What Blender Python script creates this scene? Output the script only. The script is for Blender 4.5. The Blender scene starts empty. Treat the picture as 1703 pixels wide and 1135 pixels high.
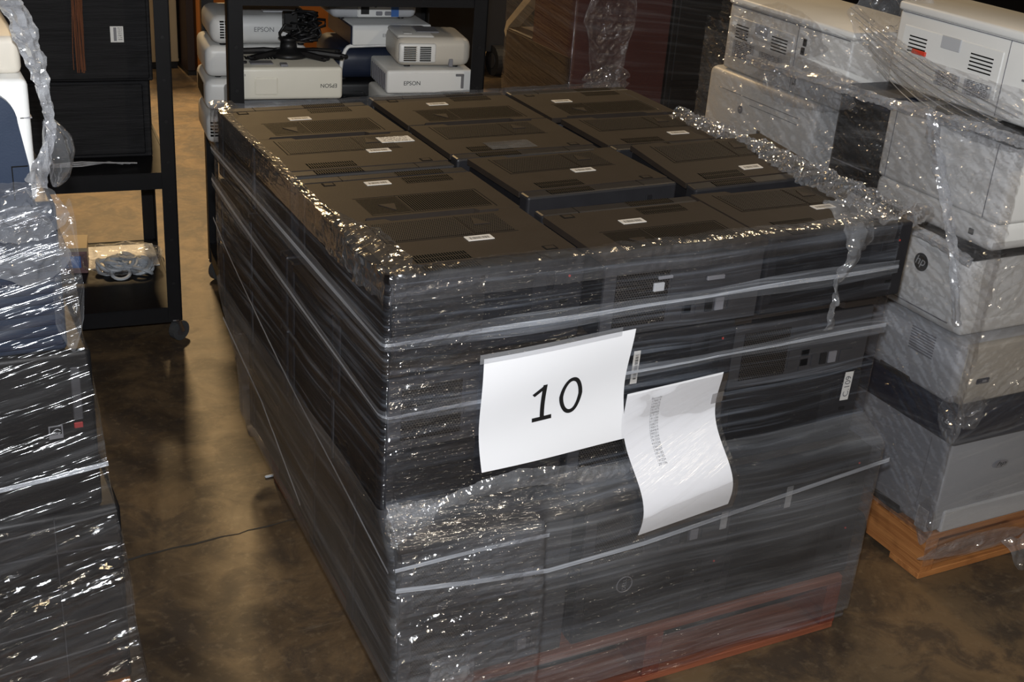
import bpy, bmesh, math, random
from mathutils import Vector, Matrix, noise

# ------------------------------------------------------------------ camera, world, lights
SC = bpy.context.scene
COL = SC.collection
CAM = Vector((-0.68391, -1.67802, 1.68488))
YAW, PITCH, ROLL = 0.498025, 0.431158, -0.078185
fw = Vector((math.sin(YAW)*math.cos(PITCH), math.cos(YAW)*math.cos(PITCH), -math.sin(PITCH)))
rt = Vector((math.cos(YAW), -math.sin(YAW), 0)); dn = fw.cross(rt)
rt2 = math.cos(ROLL)*rt + math.sin(ROLL)*dn
dn2 = -math.sin(ROLL)*rt + math.cos(ROLL)*dn
cd = bpy.data.cameras.new('camera'); cam = bpy.data.objects.new('camera', cd); COL.objects.link(cam)
cd.sensor_fit = 'HORIZONTAL'; cd.sensor_width = 36; cd.lens = 2063.09*36/1703; cd.clip_start = 0.05
M = Matrix.Identity(4)
for i in range(3):
    M[i][0] = rt2[i]; M[i][1] = -dn2[i]; M[i][2] = -fw[i]; M[i][3] = CAM[i]
cam.matrix_world = M
SC.camera = cam
SC.view_settings.view_transform = 'Standard'; SC.view_settings.look = 'None'
SC.view_settings.gamma = 1; SC.view_settings.use_curve_mapping = False
SC.view_settings.exposure = 0.0
SC.cycles.transparent_max_bounces = 24
SC.cycles.max_bounces = 8

W = bpy.data.worlds.new('world'); SC.world = W; W.use_nodes = True
bg = W.node_tree.nodes['Background']; bg.inputs[0].default_value = (1, .82, .62, 1); bg.inputs[1].default_value = 0.030

def light(name, kind, loc, energy, color, **kw):
    d = bpy.data.lights.new(name, kind); d.energy = energy; d.color = color
    if kind == 'AREA': d.spread = math.radians(130)
    tgt = kw.pop('target', None)
    for k, v in kw.items(): setattr(d, k, v)
    o = bpy.data.objects.new(name, d); COL.objects.link(o); o.location = loc
    if tgt is not None:
        o.rotation_euler = (Vector(tgt)-Vector(loc)).to_track_quat('-Z', 'Y').to_euler()
    return o
# the camera's own flash, a hand's breadth above the lens
flash_pos = CAM - dn2*0.11 + fw*0.01
light('camera_flash', 'SPOT', flash_pos, 205, (.93, .96, 1), spot_size=math.radians(100), spot_blend=.6,
      shadow_soft_size=.022, target=flash_pos+fw)
# warm warehouse lamps under the roof
WARM = (1, .75, .46)
light('warehouse_lamp', 'AREA', (0.9, 6.6, 4.8), 400, (1, .68, .33), shape='DISK', size=.6, target=(.9, 6.6, 0))
light('warehouse_lamp', 'AREA', (-2.4, 4.6, 4.8), 90, WARM, shape='DISK', size=.3, target=(-2.4, 4.6, 0))
light('warehouse_lamp', 'AREA', (4.2, 3.2, 4.8), 45, WARM, shape='DISK', size=.6, target=(4.2, 3.2, 0))
light('warehouse_lamp', 'AREA', (-2.6, -1.2, 4.8), 18, WARM, shape='DISK', size=.6, target=(-2.6, -1.2, 0))
light('warehouse_lamp', 'AREA', (3.0, -6.5, 4.8), 70, (1, .86, .66), shape='DISK', size=.28, target=(2.0, -4.5, 0))
light('warehouse_lamp', 'AREA', (-2.6, -6.5, 4.8), 25, (1, .86, .66), shape='DISK', size=.28, target=(-2.0, -4.5, 0))

# ------------------------------------------------------------------ node helpers / materials
class NT:
    def __init__(s, name):
        s.m = bpy.data.materials.new(name); s.m.use_nodes = True
        s.t = s.m.node_tree; s.t.nodes.clear()
        s.out = s.n('ShaderNodeOutputMaterial')
    def n(s, t, **kw):
        nd = s.t.nodes.new(t)
        for k, v in kw.items(): setattr(nd, k, v)
        return nd
    def set(s, sock, v):
        if hasattr(v, 'is_linked') or isinstance(v, bpy.types.NodeSocket): s.t.links.new(v, sock)
        else:
            if isinstance(v, (tuple, list)) and len(v) == 3 and sock.type == 'RGBA': v = (*v, 1)
            sock.default_value = v
    def math(s, op, a, b=0.0, c=None, clamp=False):
        nd = s.n('ShaderNodeMath', operation=op, use_clamp=clamp)
        s.set(nd.inputs[0], a); s.set(nd.inputs[1], b)
        if c is not None: s.set(nd.inputs[2], c)
        return nd.outputs[0]
    def ramp(s, v, a, b, lo=0.0, hi=1.0):
        nd = s.n('ShaderNodeMapRange', interpolation_type='SMOOTHSTEP')
        s.set(nd.inputs[0], v); s.set(nd.inputs[1], a); s.set(nd.inputs[2], b); s.set(nd.inputs[3], lo); s.set(nd.inputs[4], hi)
        return nd.outputs[0]
    def mix(s, f, a, b):
        nd = s.n('ShaderNodeMix', data_type='RGBA')
        s.set(nd.inputs[0], f); s.set(nd.inputs[6], a); s.set(nd.inputs[7], b)
        return nd.outputs[2]
    def mapping(s, src, scale=(1, 1, 1), rot=(0, 0, 0), loc=(0, 0, 0)):
        nd = s.n('ShaderNodeMapping'); s.set(nd.inputs[0], src)
        nd.inputs[1].default_value = loc; nd.inputs[2].default_value = rot; nd.inputs[3].default_value = scale
        return nd.outputs[0]
    def noise(s, vec, scale=1, detail=4, rough=.5, dist=0, out=0):
        nd = s.n('ShaderNodeTexNoise'); s.set(nd.inputs['Vector'], vec)
        nd.inputs['Scale'].default_value = scale; nd.inputs['Detail'].default_value = detail
        nd.inputs['Roughness'].default_value = rough; nd.inputs['Distortion'].default_value = dist
        return nd.outputs[out]
    def tc(s, k): return s.n('ShaderNodeTexCoord').outputs[k]
    def bump(s, h, strength=.3, dist=.01):
        nd = s.n('ShaderNodeBump'); s.set(nd.inputs['Height'], h)
        nd.inputs['Strength'].default_value = strength; nd.inputs['Distance'].default_value = dist
        return nd.outputs[0]
    def principled(s, col, rough=.5, metal=0, normal=None, spec=.5, emit=None, estr=0, alpha=None, coat=0):
        b = s.n('ShaderNodeBsdfPrincipled')
        s.set(b.inputs['Base Color'], col); s.set(b.inputs['Roughness'], rough); s.set(b.inputs['Metallic'], metal)
        s.set(b.inputs['Specular IOR Level'], spec)
        if normal is not None: s.set(b.inputs['Normal'], normal)
        if alpha is not None: s.set(b.inputs['Alpha'], alpha)
        if coat: b.inputs['Coat Weight'].default_value = coat
        if emit: s.set(b.inputs['Emission Color'], emit); b.inputs['Emission Strength'].default_value = estr
        return b.outputs[0]
    def done(s, sh):
        s.t.links.new(sh, s.out.inputs[0]); return s.m

def plastic(name, col, rough=.45, var=.12, scale=25, bump=.05, metal=0, spec=.5, grain=400):
    t = NT(name); o = t.tc('Object')
    n = t.noise(o, scale, 4, .6); f = t.noise(o, grain, 2)
    c2 = tuple(min(1, c*(1+var)) for c in col); c1 = tuple(c*(1-var) for c in col)
    c = t.mix(n, c1, c2)
    r = t.math('ADD', rough-.06, t.math('MULTIPLY', n, .12))
    return t.done(t.principled(c, r, metal, t.bump(f, bump, .002), spec))

def wood(name, c1, c2, axis_scale=(3, 60, 60)):
    t = NT(name); o = t.tc('Object')
    v = t.mapping(o, axis_scale)
    n = t.noise(v, 1, 6, .62, .6); g = t.noise(t.mapping(o, tuple(a*5 for a in axis_scale)), 1, 3)
    k = t.noise(o, 9, 2); 
    c = t.mix(t.ramp(n, .3, .7), c1, c2)
    c = t.mix(t.ramp(k, .62, .78, 0, .55), c, tuple(a*.35 for a in c1))
    return t.done(t.principled(c, .7, 0, t.bump(t.math('ADD', n, g), .35, .003), .3))

def barcode_mat(name, dens=21):
    t = NT(name); uv = t.tc('UV')
    s = t.n('ShaderNodeSeparateXYZ'); t.set(s.inputs[0], uv)
    u, v = s.outputs[0], s.outputs[1]
    wn = t.n('ShaderNodeTexWhiteNoise', noise_dimensions='1D'); t.set(wn.inputs['W'], t.math('FLOOR', t.math('MULTIPLY', u, dens)))
    bar = t.math('LESS_THAN', t.math('FRACT', t.math('MULTIPLY', u, dens)), t.math('ADD', .30, t.math('MULTIPLY', wn.outputs[0], .45)))
    def inside(x, a, b): return t.math('MULTIPLY', t.math('GREATER_THAN', x, a), t.math('LESS_THAN', x, b))
    m = t.math('MULTIPLY', bar, t.math('MULTIPLY', inside(u, .12, .88), inside(v, .22, .70)))
    c = t.mix(m, (.72, .70, .66), (.03, .03, .03))
    return t.done(t.principled(c, .4))

def print_mat(name, base=(.72, .72, .70), ink=(.25, .25, .26), lines=7, dens=26, lo=.1, hi=.9):
    t = NT(name); uv = t.tc('UV')
    s = t.n('ShaderNodeSeparateXYZ'); t.set(s.inputs[0], uv)
    u, v = s.outputs[0], s.outputs[1]
    row = t.math('FLOOR', t.math('MULTIPLY', v, lines)); fr = t.math('FRACT', t.math('MULTIPLY', v, lines))
    cb = t.n('ShaderNodeCombineXYZ'); t.set(cb.inputs[0], t.math('FLOOR', t.math('MULTIPLY', u, dens))); t.set(cb.inputs[1], row)
    wn = t.n('ShaderNodeTexWhiteNoise', noise_dimensions='3D'); t.set(wn.inputs['Vector'], cb.outputs[0])
    m = t.math('MULTIPLY', t.math('GREATER_THAN', wn.outputs[0], .4), t.math('GREATER_THAN', fr, .45))
    m = t.math('MULTIPLY', m, t.math('MULTIPLY', t.math('GREATER_THAN', u, lo), t.math('LESS_THAN', u, hi)))
    return t.done(t.principled(t.mix(m, base, ink), .5))

def grille_mat(name, base, hole, nx, ny, fx=.5, fy=.5, stagger=False):
    t = NT(name); uv = t.tc('UV')
    s = t.n('ShaderNodeSeparateXYZ'); t.set(s.inputs[0], uv)
    y = t.math('MULTIPLY', s.outputs[1], ny); x = t.math('MULTIPLY', s.outputs[0], nx)
    if stagger: x = t.math('ADD', x, t.math('MULTIPLY', t.math('MODULO', t.math('FLOOR', y), 2.0), .5))
    m = t.math('MULTIPLY', t.math('LESS_THAN', t.math('FRACT', x), fx), t.math('LESS_THAN', t.math('FRACT', y), fy))
    nrm = t.bump(t.math('SUBTRACT', 1.0, m), .6, .001)
    return t.done(t.principled(t.mix(m, base, hole), t.math('ADD', .5, t.math('MULTIPLY', m, .4)), 0, nrm, t.math('SUBTRACT', .35, t.math('MULTIPLY', m, .3))))

def film_mat(name, milk=.10, streak=.16, gloss=.10, rough=.16, us=2.0, vs=70., tilt=0.0, bump=.5, col=(.72, .75, .80), patch=1.0, glint=.4):
    t = NT(name); uv = t.tc('UV')
    w = t.noise(t.mapping(uv, (2.2, 3, 1)), 1, 2, out=1)
    vv = t.n('ShaderNodeVectorMath', operation='MULTIPLY_ADD'); t.set(vv.inputs[0], w); vv.inputs[1].default_value = (.0, .035, 0); t.set(vv.inputs[2], uv)
    base = t.mapping(vv.outputs[0], (1, 1, 1), (0, 0, tilt))
    n1 = t.noise(t.mapping(base, (us, vs, 1)), 1, 5, .62)
    n2 = t.noise(t.mapping(base, (us*2.6, vs*3.8, 1), loc=(7, 3, 0)), 1, 3, .55)
    n3 = t.noise(t.mapping(base, (2.4, 9, 1), loc=(3, 9, 0)), 1, 3, .5)
    st = t.math('MULTIPLY', t.ramp(n1, .46, .74), t.math('ADD', .35, t.math('MULTIPLY', n2, 1.3)))
    st = t.math('MULTIPLY', st, t.ramp(n3, .28, .66, .25, 1.25))
    mf = t.math('ADD', t.math('MULTIPLY', t.ramp(n3, .3, .7, 1-.55*patch, 1+.55*patch), milk), t.math('MULTIPLY', st, streak), clamp=True)
    n4 = t.noise(t.mapping(base, (us*13, vs*2.0, 1), loc=(1, 5, 0)), 1, 2, .5)
    h = t.math('ADD', t.math('MULTIPLY', n1, 1.0), t.math('ADD', t.math('MULTIPLY', n2, .35), t.math('MULTIPLY', n4, glint)))
    nrm = t.bump(h, bump, .006)
    tr = t.n('ShaderNodeBsdfTransparent'); tr.inputs[0].default_value = (.97, .97, .98, 1)
    df = t.n('ShaderNodeBsdfDiffuse'); t.set(df.inputs[0], col)
    gl = t.n('ShaderNodeBsdfGlossy'); t.set(gl.inputs['Color'], (1, 1, 1)); gl.inputs['Roughness'].default_value = rough
    t.set(gl.inputs['Normal'], nrm)
    m1 = t.n('ShaderNodeMixShader'); t.set(m1.inputs[0], mf); t.set(m1.inputs[1], tr.outputs[0]); t.set(m1.inputs[2], df.outputs[0])
    fr = t.n('ShaderNodeFresnel'); fr.inputs[0].default_value = 1.45
    gf = t.math('ADD', gloss, t.math('MULTIPLY', fr.outputs[0], .30), clamp=True)
    m2 = t.n('ShaderNodeMixShader'); t.set(m2.inputs[0], gf); t.set(m2.inputs[1], m1.outputs[0]); t.set(m2.inputs[2], gl.outputs[0])
    return t.done(m2.outputs[0])

MAT = {}
MAT['case'] = plastic('black_computer_plastic', (.027, .0205, .0165), .58, .25, 14, .12, spec=.3)
MAT['case_dark'] = plastic('black_computer_chassis', (.010, .010, .012), .5, .2, 20, .08, spec=.3)
MAT['bezel'] = plastic('computer_bezel', (.018, .018, .021), .45, .2, 20, .08, spec=.35)
MAT['mesh'] = grille_mat('perforated_grille', (.040, .034, .030), (.004, .004, .004), 40, 24, .62, .66, True)
MAT['mesh_small'] = grille_mat('perforated_grille_small', (.040, .034, .030), (.004, .004, .004), 20, 24, .62, .66, True)
MAT['louvre'] = grille_mat('louvre_slots', (.036, .028, .022), (.002, .003, .003), 20, 2, .64, .90)
MAT['louvre_wide'] = grille_mat('louvre_slots_wide', (.036, .028, .022), (.002, .003, .003), 32, 1, .60, .97)
MAT['barcode'] = barcode_mat('barcode_print')
MAT['barcode_big'] = barcode_mat('barcode_print_coarse', 22)
MAT['print'] = print_mat('small_print')
MAT['print_dark'] = print_mat('dense_print', (.42, .43, .45), (.12, .12, .13), 9, 30)
MAT['metal'] = plastic('brushed_zinc', (.42, .42, .44), .35, .15, 30, .05, 1)
MAT['metal_dull'] = plastic('grey_steel', (.10, .10, .11), .45, .2, 30, .05, .6)
MAT['white_pl'] = plastic('white_plastic', (.76, .76, .74), .4, .05, 8, .04)
MAT['cream_pl'] = plastic('cream_plastic', (.76, .74, .65), .4, .06, 8, .04)
MAT['grey_pl'] = plastic('light_grey_plastic', (.47, .48, .50), .4, .06, 8, .05)
MAT['dimmed_grey_pl'] = plastic('dimmed_grey_plastic', (.30, .31, .335), .42, .06, 8, .05)  # darker copy of the light grey; flash falloff and film haze put into the colour
MAT['mgrey_pl'] = plastic('mid_grey_plastic', (.22, .22, .24), .4, .08, 8, .05)
MAT['beige_pl'] = plastic('beige_plastic', (.56, .52, .45), .42, .06, 8, .05)
MAT['navy_pl'] = plastic('navy_plastic', (.016, .022, .042), .35, .15, 10, .05)
MAT['blue_pl'] = plastic('dark_blue_plastic', (.022, .034, .062), .38, .15, 10, .06)
MAT['black_pl'] = plastic('black_plastic', (.009, .009, .010), .42, .2, 15, .06, spec=.35)
MAT['black_metal'] = plastic('black_painted_steel', (.0055, .0055, .0065), .5, .3, 20, .08, spec=.25)
MAT['black_wood'] = wood('black_woodgrain', (.003, .003, .004), (.012, .012, .014), (4, 4, 110))
MAT['rubber'] = plastic('grey_rubber', (.055, .058, .062), .6, .15, 20, .05)
MAT['tyre'] = plastic('dark_rubber', (.02, .02, .022), .6, .15, 20, .05)
MAT['ink'] = plastic('black_ink', (.008, .008, .009), .55, 0, 5, 0)
MAT['ink_grey'] = plastic('grey_ink', (.16, .16, .17), .55, 0, 5, 0)
MAT['ink_light'] = plastic('pale_ink', (.5, .5, .52), .5, 0, 5, 0)
MAT['hole'] = plastic('dark_slot', (.008, .008, .008), .8, 0, 5, 0, spec=.1)
MAT['paper'] = plastic('white_paper', (.84, .85, .88), .75, .015, 12, .03, spec=.2)
MAT['tape'] = film_mat('clear_tape', .16, .05, .12, .15, 3, 30, 0, .2)
MAT['pallet'] = wood('pallet_pine', (.30, .115, .035), (.46, .20, .065))
MAT['pallet_y'] = wood('pallet_pine_lengthwise', (.30, .115, .035), (.46, .20, .065), (60, 3, 60))
MAT['pallet_red'] = wood('pallet_red_pine', (.17, .050, .026), (.27, .088, .045))
MAT['pallet_red_y'] = wood('pallet_red_pine_lengthwise', (.15, .036, .022), (.21, .055, .03), (60, 3, 60))
MAT['maroon'] = plastic('maroon_board', (.055, .014, .013), .55, .25, 6, .1)
MAT['maroon_dark'] = plastic('dark_brown_board', (.018, .009, .008), .55, .25, 6, .1)
MAT['cardboard'] = plastic('orange_cardboard', (.40, .15, .04), .8, .12, 5, .1, spec=.2)
MAT['kraft'] = plastic('beige_painted_board', (.38, .30, .19), .7, .08, 5, .05)
MAT['red'] = plastic('red_plastic', (.65, .05, .025), .4, .05)
MAT['blue_port'] = plastic('blue_port', (.05, .14, .40), .4, .05)
MAT['green_port'] = plastic('green_port', (.05, .25, .10), .4, .05)
MAT['copper'] = plastic('brown_cable', (.16, .065, .035), .4, .2, 30, .1)
MAT['cable_grey'] = plastic('grey_cable', (.35, .35, .36), .4, .1)
MAT['ring_grey'] = plastic('grey_ring_plastic', (.50, .54, .58), .4, .1)
MAT['glass_dark'] = plastic('dark_glass', (.02, .022, .025), .1, .05, 5, 0)
MAT['lamp_led'] = plastic('red_indicator', (.5, .06, .05), .4, .05)
MAT['bin'] = plastic('dark_grey_bin', (.035, .037, .042), .5, .15, 6, .05)
MAT['pkg'] = plastic('printed_carton', (.18, .10, .10), .5, .8, 60, .05)

MAT['film'] = film_mat('stretch_film', .008, .15, .05, .10, 1.6, 62, 0, .9, (.58, .66, .80), glint=1.3)
MAT['film_low'] = film_mat('stretch_film_layers', .052, .10, .04, .12, 1.3, 46, 0, .8, glint=1.0)
MAT['film_thin'] = film_mat('stretch_film_thin', .035, .12, .06, .16, 1.6, 60, 0, .6)
MAT['film_white'] = film_mat('stretch_film_over_white', .05, .16, .03, .11, 2.2, 48, 0, 1.0, (.62, .62, .62), glint=1.4)
MAT['film_dark'] = film_mat('stretch_film_over_dark', .010, .06, .06, .11, 1.0, 44, 0, .9, glint=.25)
MAT['band'] = film_mat('stretch_film_rolled_edge', .30, .34, .10, .2, 2.5, 240, 0, .5, (.68, .73, .82))
MAT['band_soft'] = film_mat('stretch_film_overlap', .055, .16, .04, .2, 1.5, 150, 0, .5, (.68, .73, .82))
MAT['hem'] = film_mat('stretch_film_hem', .040, .05, .12, .12, 6, 20, 0, .5)
MAT['crumple'] = film_mat('stretch_film_crumpled', .11, .10, .14, .09, 6, 20, 0, .35)
MAT['rope'] = film_mat('stretch_film_rope', .26, .20, .20, .09, 20, 8, 0, .3)
MAT['sparkle'] = film_mat('stretch_film_wrinkled', .008, .03, .065, .085, 4, 60, 0, .2, glint=.2)
MAT['film_list'] = film_mat('stretch_film_over_list', .006, .07, .01, .15, 1.2, 60, .3, .4, (.8, .8, .8), .3)
MAT['dull_red'] = plastic('dull_red_plastic', (.26, .03, .03), .5, .05)
MAT['bag'] = film_mat('clear_bag', .05, .04, .07, .09, 8, 8, 0, .4)

def floor_mat():
    t = NT('polished_brown_concrete'); o = t.tc('Object')
    a = t.noise(o, 2.2, 8, .68, .8); b = t.noise(o, 7, 8, .68, .6); c = t.noise(o, 45, 4, .6)
    sc = t.noise(t.mapping(o, (3, 26, 1), (0, 0, .5)), 1, 5, .7, .8)
    col = t.mix(t.ramp(a, .36, .64), (.038, .026, .017), (.135, .090, .048))
    col = t.mix(t.ramp(b, .44, .62, 0, .75), col, (.036, .027, .021))
    col = t.mix(t.ramp(c, .52, .72, 0, .4), col, (.17, .125, .075))
    col = t.mix(t.ramp(sc, .60, .72, 0, .35), col, (.19, .155, .11))
    s = t.n('ShaderNodeSeparateXYZ'); t.set(s.inputs[0], o)
    r = t.math('ADD', .40, t.math('MULTIPLY', b, .25))
    return t.done(t.principled(col, r, 0, t.bump(t.math('ADD', b, t.math('MULTIPLY', c, .4)), .12, .004), .5))
MAT['floor'] = floor_mat()
MAT['crack'] = plastic('joint_filler', (.035, .033, .030), .9, .5, 60, .4)
MAT['wall'] = plastic('dim_wall_paint', (.16, .13, .10), .8, .1, 2, .05)

# ------------------------------------------------------------------ mesh helpers
def link(name, me, mat, parent=None, smooth=False):
    o = bpy.data.objects.new(name, me); COL.objects.link(o)
    if mat is not None:
        me.materials.clear(); me.materials.append(MAT[mat] if isinstance(mat, str) else mat)
    if smooth:
        me.polygons.foreach_set('use_smooth', [True]*len(me.polygons))
    if parent is not None: o.parent = parent
    return o
class MB:
    def __init__(s): s.bm = bmesh.new(); s.uv = s.bm.loops.layers.uv.new('UVMap')
    def box(s, x0, x1, y0, y1, z0, z1, r=0, seg=2, rot=None, about=None):
        vs = [s.bm.verts.new(p) for p in ((x0,y0,z0),(x1,y0,z0),(x1,y1,z0),(x0,y1,z0),(x0,y0,z1),(x1,y0,z1),(x1,y1,z1),(x0,y1,z1))]
        fs = [s.bm.faces.new([vs[i] for i in f]) for f in ((0,3,2,1),(4,5,6,7),(0,1,5,4),(1,2,6,5),(2,3,7,6),(3,0,4,7))]
        geo = vs
        if r > 0:
            es = list({e for f in fs for e in f.edges})
            res = bmesh.ops.bevel(s.bm, geom=es, offset=r, segments=seg, profile=.5, affect='EDGES')
            geo = list({v for f in res['faces'] for v in f.verts} | {v for v in vs if v.is_valid})
        if rot is not None:
            c = Vector(about) if about is not None else Vector(((x0+x1)/2, (y0+y1)/2, (z0+z1)/2))
            bmesh.ops.rotate(s.bm, verts=geo, cent=c, matrix=rot)
        return s
    def prism(s, poly, axis, a0, a1):
        def pt(p, a):
            return {'x': (a, p[0], p[1]), 'y': (p[0], a, p[1]), 'z': (p[0], p[1], a)}[axis]
        lo = [s.bm.verts.new(pt(p, a0)) for p in poly]; hi = [s.bm.verts.new(pt(p, a1)) for p in poly]
        n = len(poly)
        s.bm.faces.new(lo); s.bm.faces.new(hi[::-1])
        for i in range(n):
            s.bm.faces.new((lo[i], hi[i], hi[(i+1) % n], lo[(i+1) % n]))
        bmesh.ops.recalc_face_normals(s.bm, faces=s.bm.faces)
        return s
    def quad(s, a, b, c, d):
        f = s.bm.faces.new([s.bm.verts.new(p) for p in (a, b, c, d)])
        for l, uv in zip(f.loops, ((0,0),(1,0),(1,1),(0,1))): l[s.uv].uv = uv
        return s
    def plate(s, a, b, c, d, th):          # quad with UVs on the face and a little thickness behind it
        a, b, c, d = map(Vector, (a, b, c, d)); n = (b-a).cross(d-a).normalized()*th
        lo = [s.bm.verts.new(p-n) for p in (a, b, c, d)]; hi = [s.bm.verts.new(p) for p in (a, b, c, d)]
        f = s.bm.faces.new(hi)
        for l, uv in zip(f.loops, ((0,0),(1,0),(1,1),(0,1))): l[s.uv].uv = uv
        s.bm.faces.new(lo[::-1])
        for i in range(4): s.bm.faces.new((lo[i], lo[(i+1) % 4], hi[(i+1) % 4], hi[i]))
        return s
    def cyl(s, p0, p1, r0, r1=None, n=16):
        return s.tube([p0, p1], [r0, r0 if r1 is None else r1], n)
    def tube(s, pts, r, n=8, closed=False):
        pts = [Vector(p) for p in pts]; rs = r if isinstance(r, (list, tuple)) else [r]*len(pts)
        rings = []; up = None; N = len(pts)
        for i, p in enumerate(pts):
            if closed: d = pts[(i+1) % N]-pts[i-1]
            else: d = pts[min(i+1, N-1)]-pts[max(i-1, 0)]
            d.normalize()
            if up is None:
                up = Vector((0, 0, 1)) if abs(d.z) < .9 else Vector((1, 0, 0))
            a = d.cross(up)
            if a.length < 1e-6: a = d.orthogonal()
            a.normalize(); b = a.cross(d).normalized(); up = b
            rings.append([s.bm.verts.new(p+rs[i]*(math.cos(2*math.pi*k/n)*a+math.sin(2*math.pi*k/n)*b)) for k in range(n)])
        for i in range(N if closed else N-1):
            A, B = rings[i], rings[(i+1) % N]
            for k in range(n): s.bm.faces.new((A[k], A[(k+1) % n], B[(k+1) % n], B[k]))
        if not closed:
            s.bm.faces.new(rings[0][::-1]); s.bm.faces.new(rings[-1])
        return s
    def torus(s, c, R, r, axis='z', n=20, m=8):
        c = Vector(c); pts = []
        for k in range(n):
            a = 2*math.pi*k/n; u, v = R*math.cos(a), R*math.sin(a)
            pts.append(c+{'z': Vector((u, v, 0)), 'y': Vector((u, 0, v)), 'x': Vector((0, u, v))}[axis])
        return s.tube(pts, r, m, closed=True)
    def lathe(s, prof, c=(0, 0, 0), n=20, axis='z'):
        c = Vector(c); rings = []
        for r, h in prof:
            ring = []
            for k in range(n):
                a = 2*math.pi*k/n; u, v = r*math.cos(a), r*math.sin(a)
                ring.append(s.bm.verts.new(c+{'z': Vector((u, v, h)), 'y': Vector((u, h, v)), 'x': Vector((h, u, v))}[axis]))
            rings.append(ring)
        for A, B in zip(rings, rings[1:]):
            for k in range(n): s.bm.faces.new((A[k], A[(k+1) % n], B[(k+1) % n], B[k]))
        s.bm.faces.new(rings[0][::-1]); s.bm.faces.new(rings[-1])
        bmesh.ops.recalc_face_normals(s.bm, faces=s.bm.faces)
        return s
    def mesh(s, name):
        me = bpy.data.meshes.new(name); s.bm.normal_update(); s.bm.to_mesh(me); s.bm.free(); return me
    def build(s, name, mat, parent=None, smooth=False): return link(name, s.mesh(name), mat, parent, smooth)

def tag(o, label=None, cat=None, group=None, kind=None):
    if label: o['label'] = label
    if cat: o['category'] = cat
    if group: o['group'] = group
    if kind: o['kind'] = kind
    return o
def thing(name, label, cat, loc=(0, 0, 0), rotz=0, group=None, rot=None):
    o = bpy.data.objects.new(name, None); COL.objects.link(o); o.empty_display_size = .05
    o.location = loc; o.rotation_euler = rot if rot else (0, 0, rotz)
    return tag(o, label, cat, group)
def copy_tree(o, parent=None):
    c = o.copy(); COL.objects.link(c); c.parent = parent
    for ch in o.children: copy_tree(ch, c)
    return c
def grid(name, nu, nv, fn, mat, parent=None, smooth=True, closed=False):
    """sheet from fn(s,t) -> (point, (u,v)); s,t in 0..1"""
    vs, uvs = [], []
    for j in range(nv+1):
        for i in range(nu+1):
            p, uv = fn(i/nu, j/nv); vs.append(p); uvs.append(uv)
    fs = []
    for j in range(nv):
        for i in range(nu):
            a = j*(nu+1)+i; fs.append((a, a+1, a+nu+2, a+nu+1))
    me = bpy.data.meshes.new(name); me.from_pydata([tuple(v) for v in vs], [], fs)
    ul = me.uv_layers.new(name='UVMap'); flat = []
    for f in fs:
        for k in f: flat += [uvs[k][0], uvs[k][1]]
    ul.data.foreach_set('uv', flat); me.update()
    return link(name, me, mat, parent, smooth)
def sstep(a, b, x):
    t = max(0., min(1., (x-a)/(b-a))); return t*t*(3-2*t)
def lerp(a, b, t): return a+(b-a)*t
def nz(x, y, z=0.): return noise.noise(Vector((x, y, z)))
def nvec(p, f, a): return noise.noise_vector(Vector(p)*f)*a

_tc = {}
def text2d(s, size=1.0, italic=0.0):
    if s not in _tc:
        cu = bpy.data.curves.new('t', 'FONT'); cu.body = s; cu.size = 1; cu.align_x = 'CENTER'; cu.align_y = 'CENTER'
        ob = bpy.data.objects.new('t', cu); COL.objects.link(ob)
        dg = bpy.context.evaluated_depsgraph_get(); me = bpy.data.meshes.new_from_object(ob.evaluated_get(dg))
        _tc[s] = ([v.co.copy() for v in me.vertices], [tuple(p.vertices) for p in me.polygons])
        bpy.data.objects.remove(ob); bpy.data.curves.remove(cu); bpy.data.meshes.remove(me)
    v, f = _tc[s]
    return [((p.x+italic*p.y)*size, p.y*size) for p in v], f
def text(name, s, size, fn, mat, parent, italic=0.0, subdiv=False):
    v, f = text2d(s, size, italic)
    me = bpy.data.meshes.new(name); me.from_pydata([tuple(fn(x, y)) for x, y in v], [], f); me.update()
    return link(name, me, mat, parent)
def plane_fn(o, ux, uy):
    o, ux, uy = Vector(o), Vector(ux), Vector(uy)
    return lambda x, y: o+ux*x+uy*y

# ------------------------------------------------------------------ the setting
f = MB().box(-7, 9, -5, 11, -.12, 0).build('floor', 'floor'); tag(f, 'brown polished concrete warehouse floor with stains and scratches', 'floor', kind='structure')
def crack():
    rnd = random.Random(4); m = MB(); x = -3.0; pr = None
    while x < 2.6:
        y = .767+.066*(x+.1)+rnd.uniform(-.004, .004); w = rnd.uniform(.0012, .0042)
        if pr: m.quad((pr[0], pr[1]-pr[2], .0008), (x, y-w, .0008), (x, y+w, .0008), (pr[0], pr[1]+pr[2], .0008))
        pr = (x, y, w); x += rnd.uniform(.02, .05)
    return m.build('floor_joint', 'crack', f)
crack()
w = MB().box(-7, 9, 10.9, 11, 0, 5).build('wall_back', 'wall'); tag(w, 'dim far wall of the warehouse', 'wall', kind='structure')

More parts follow.
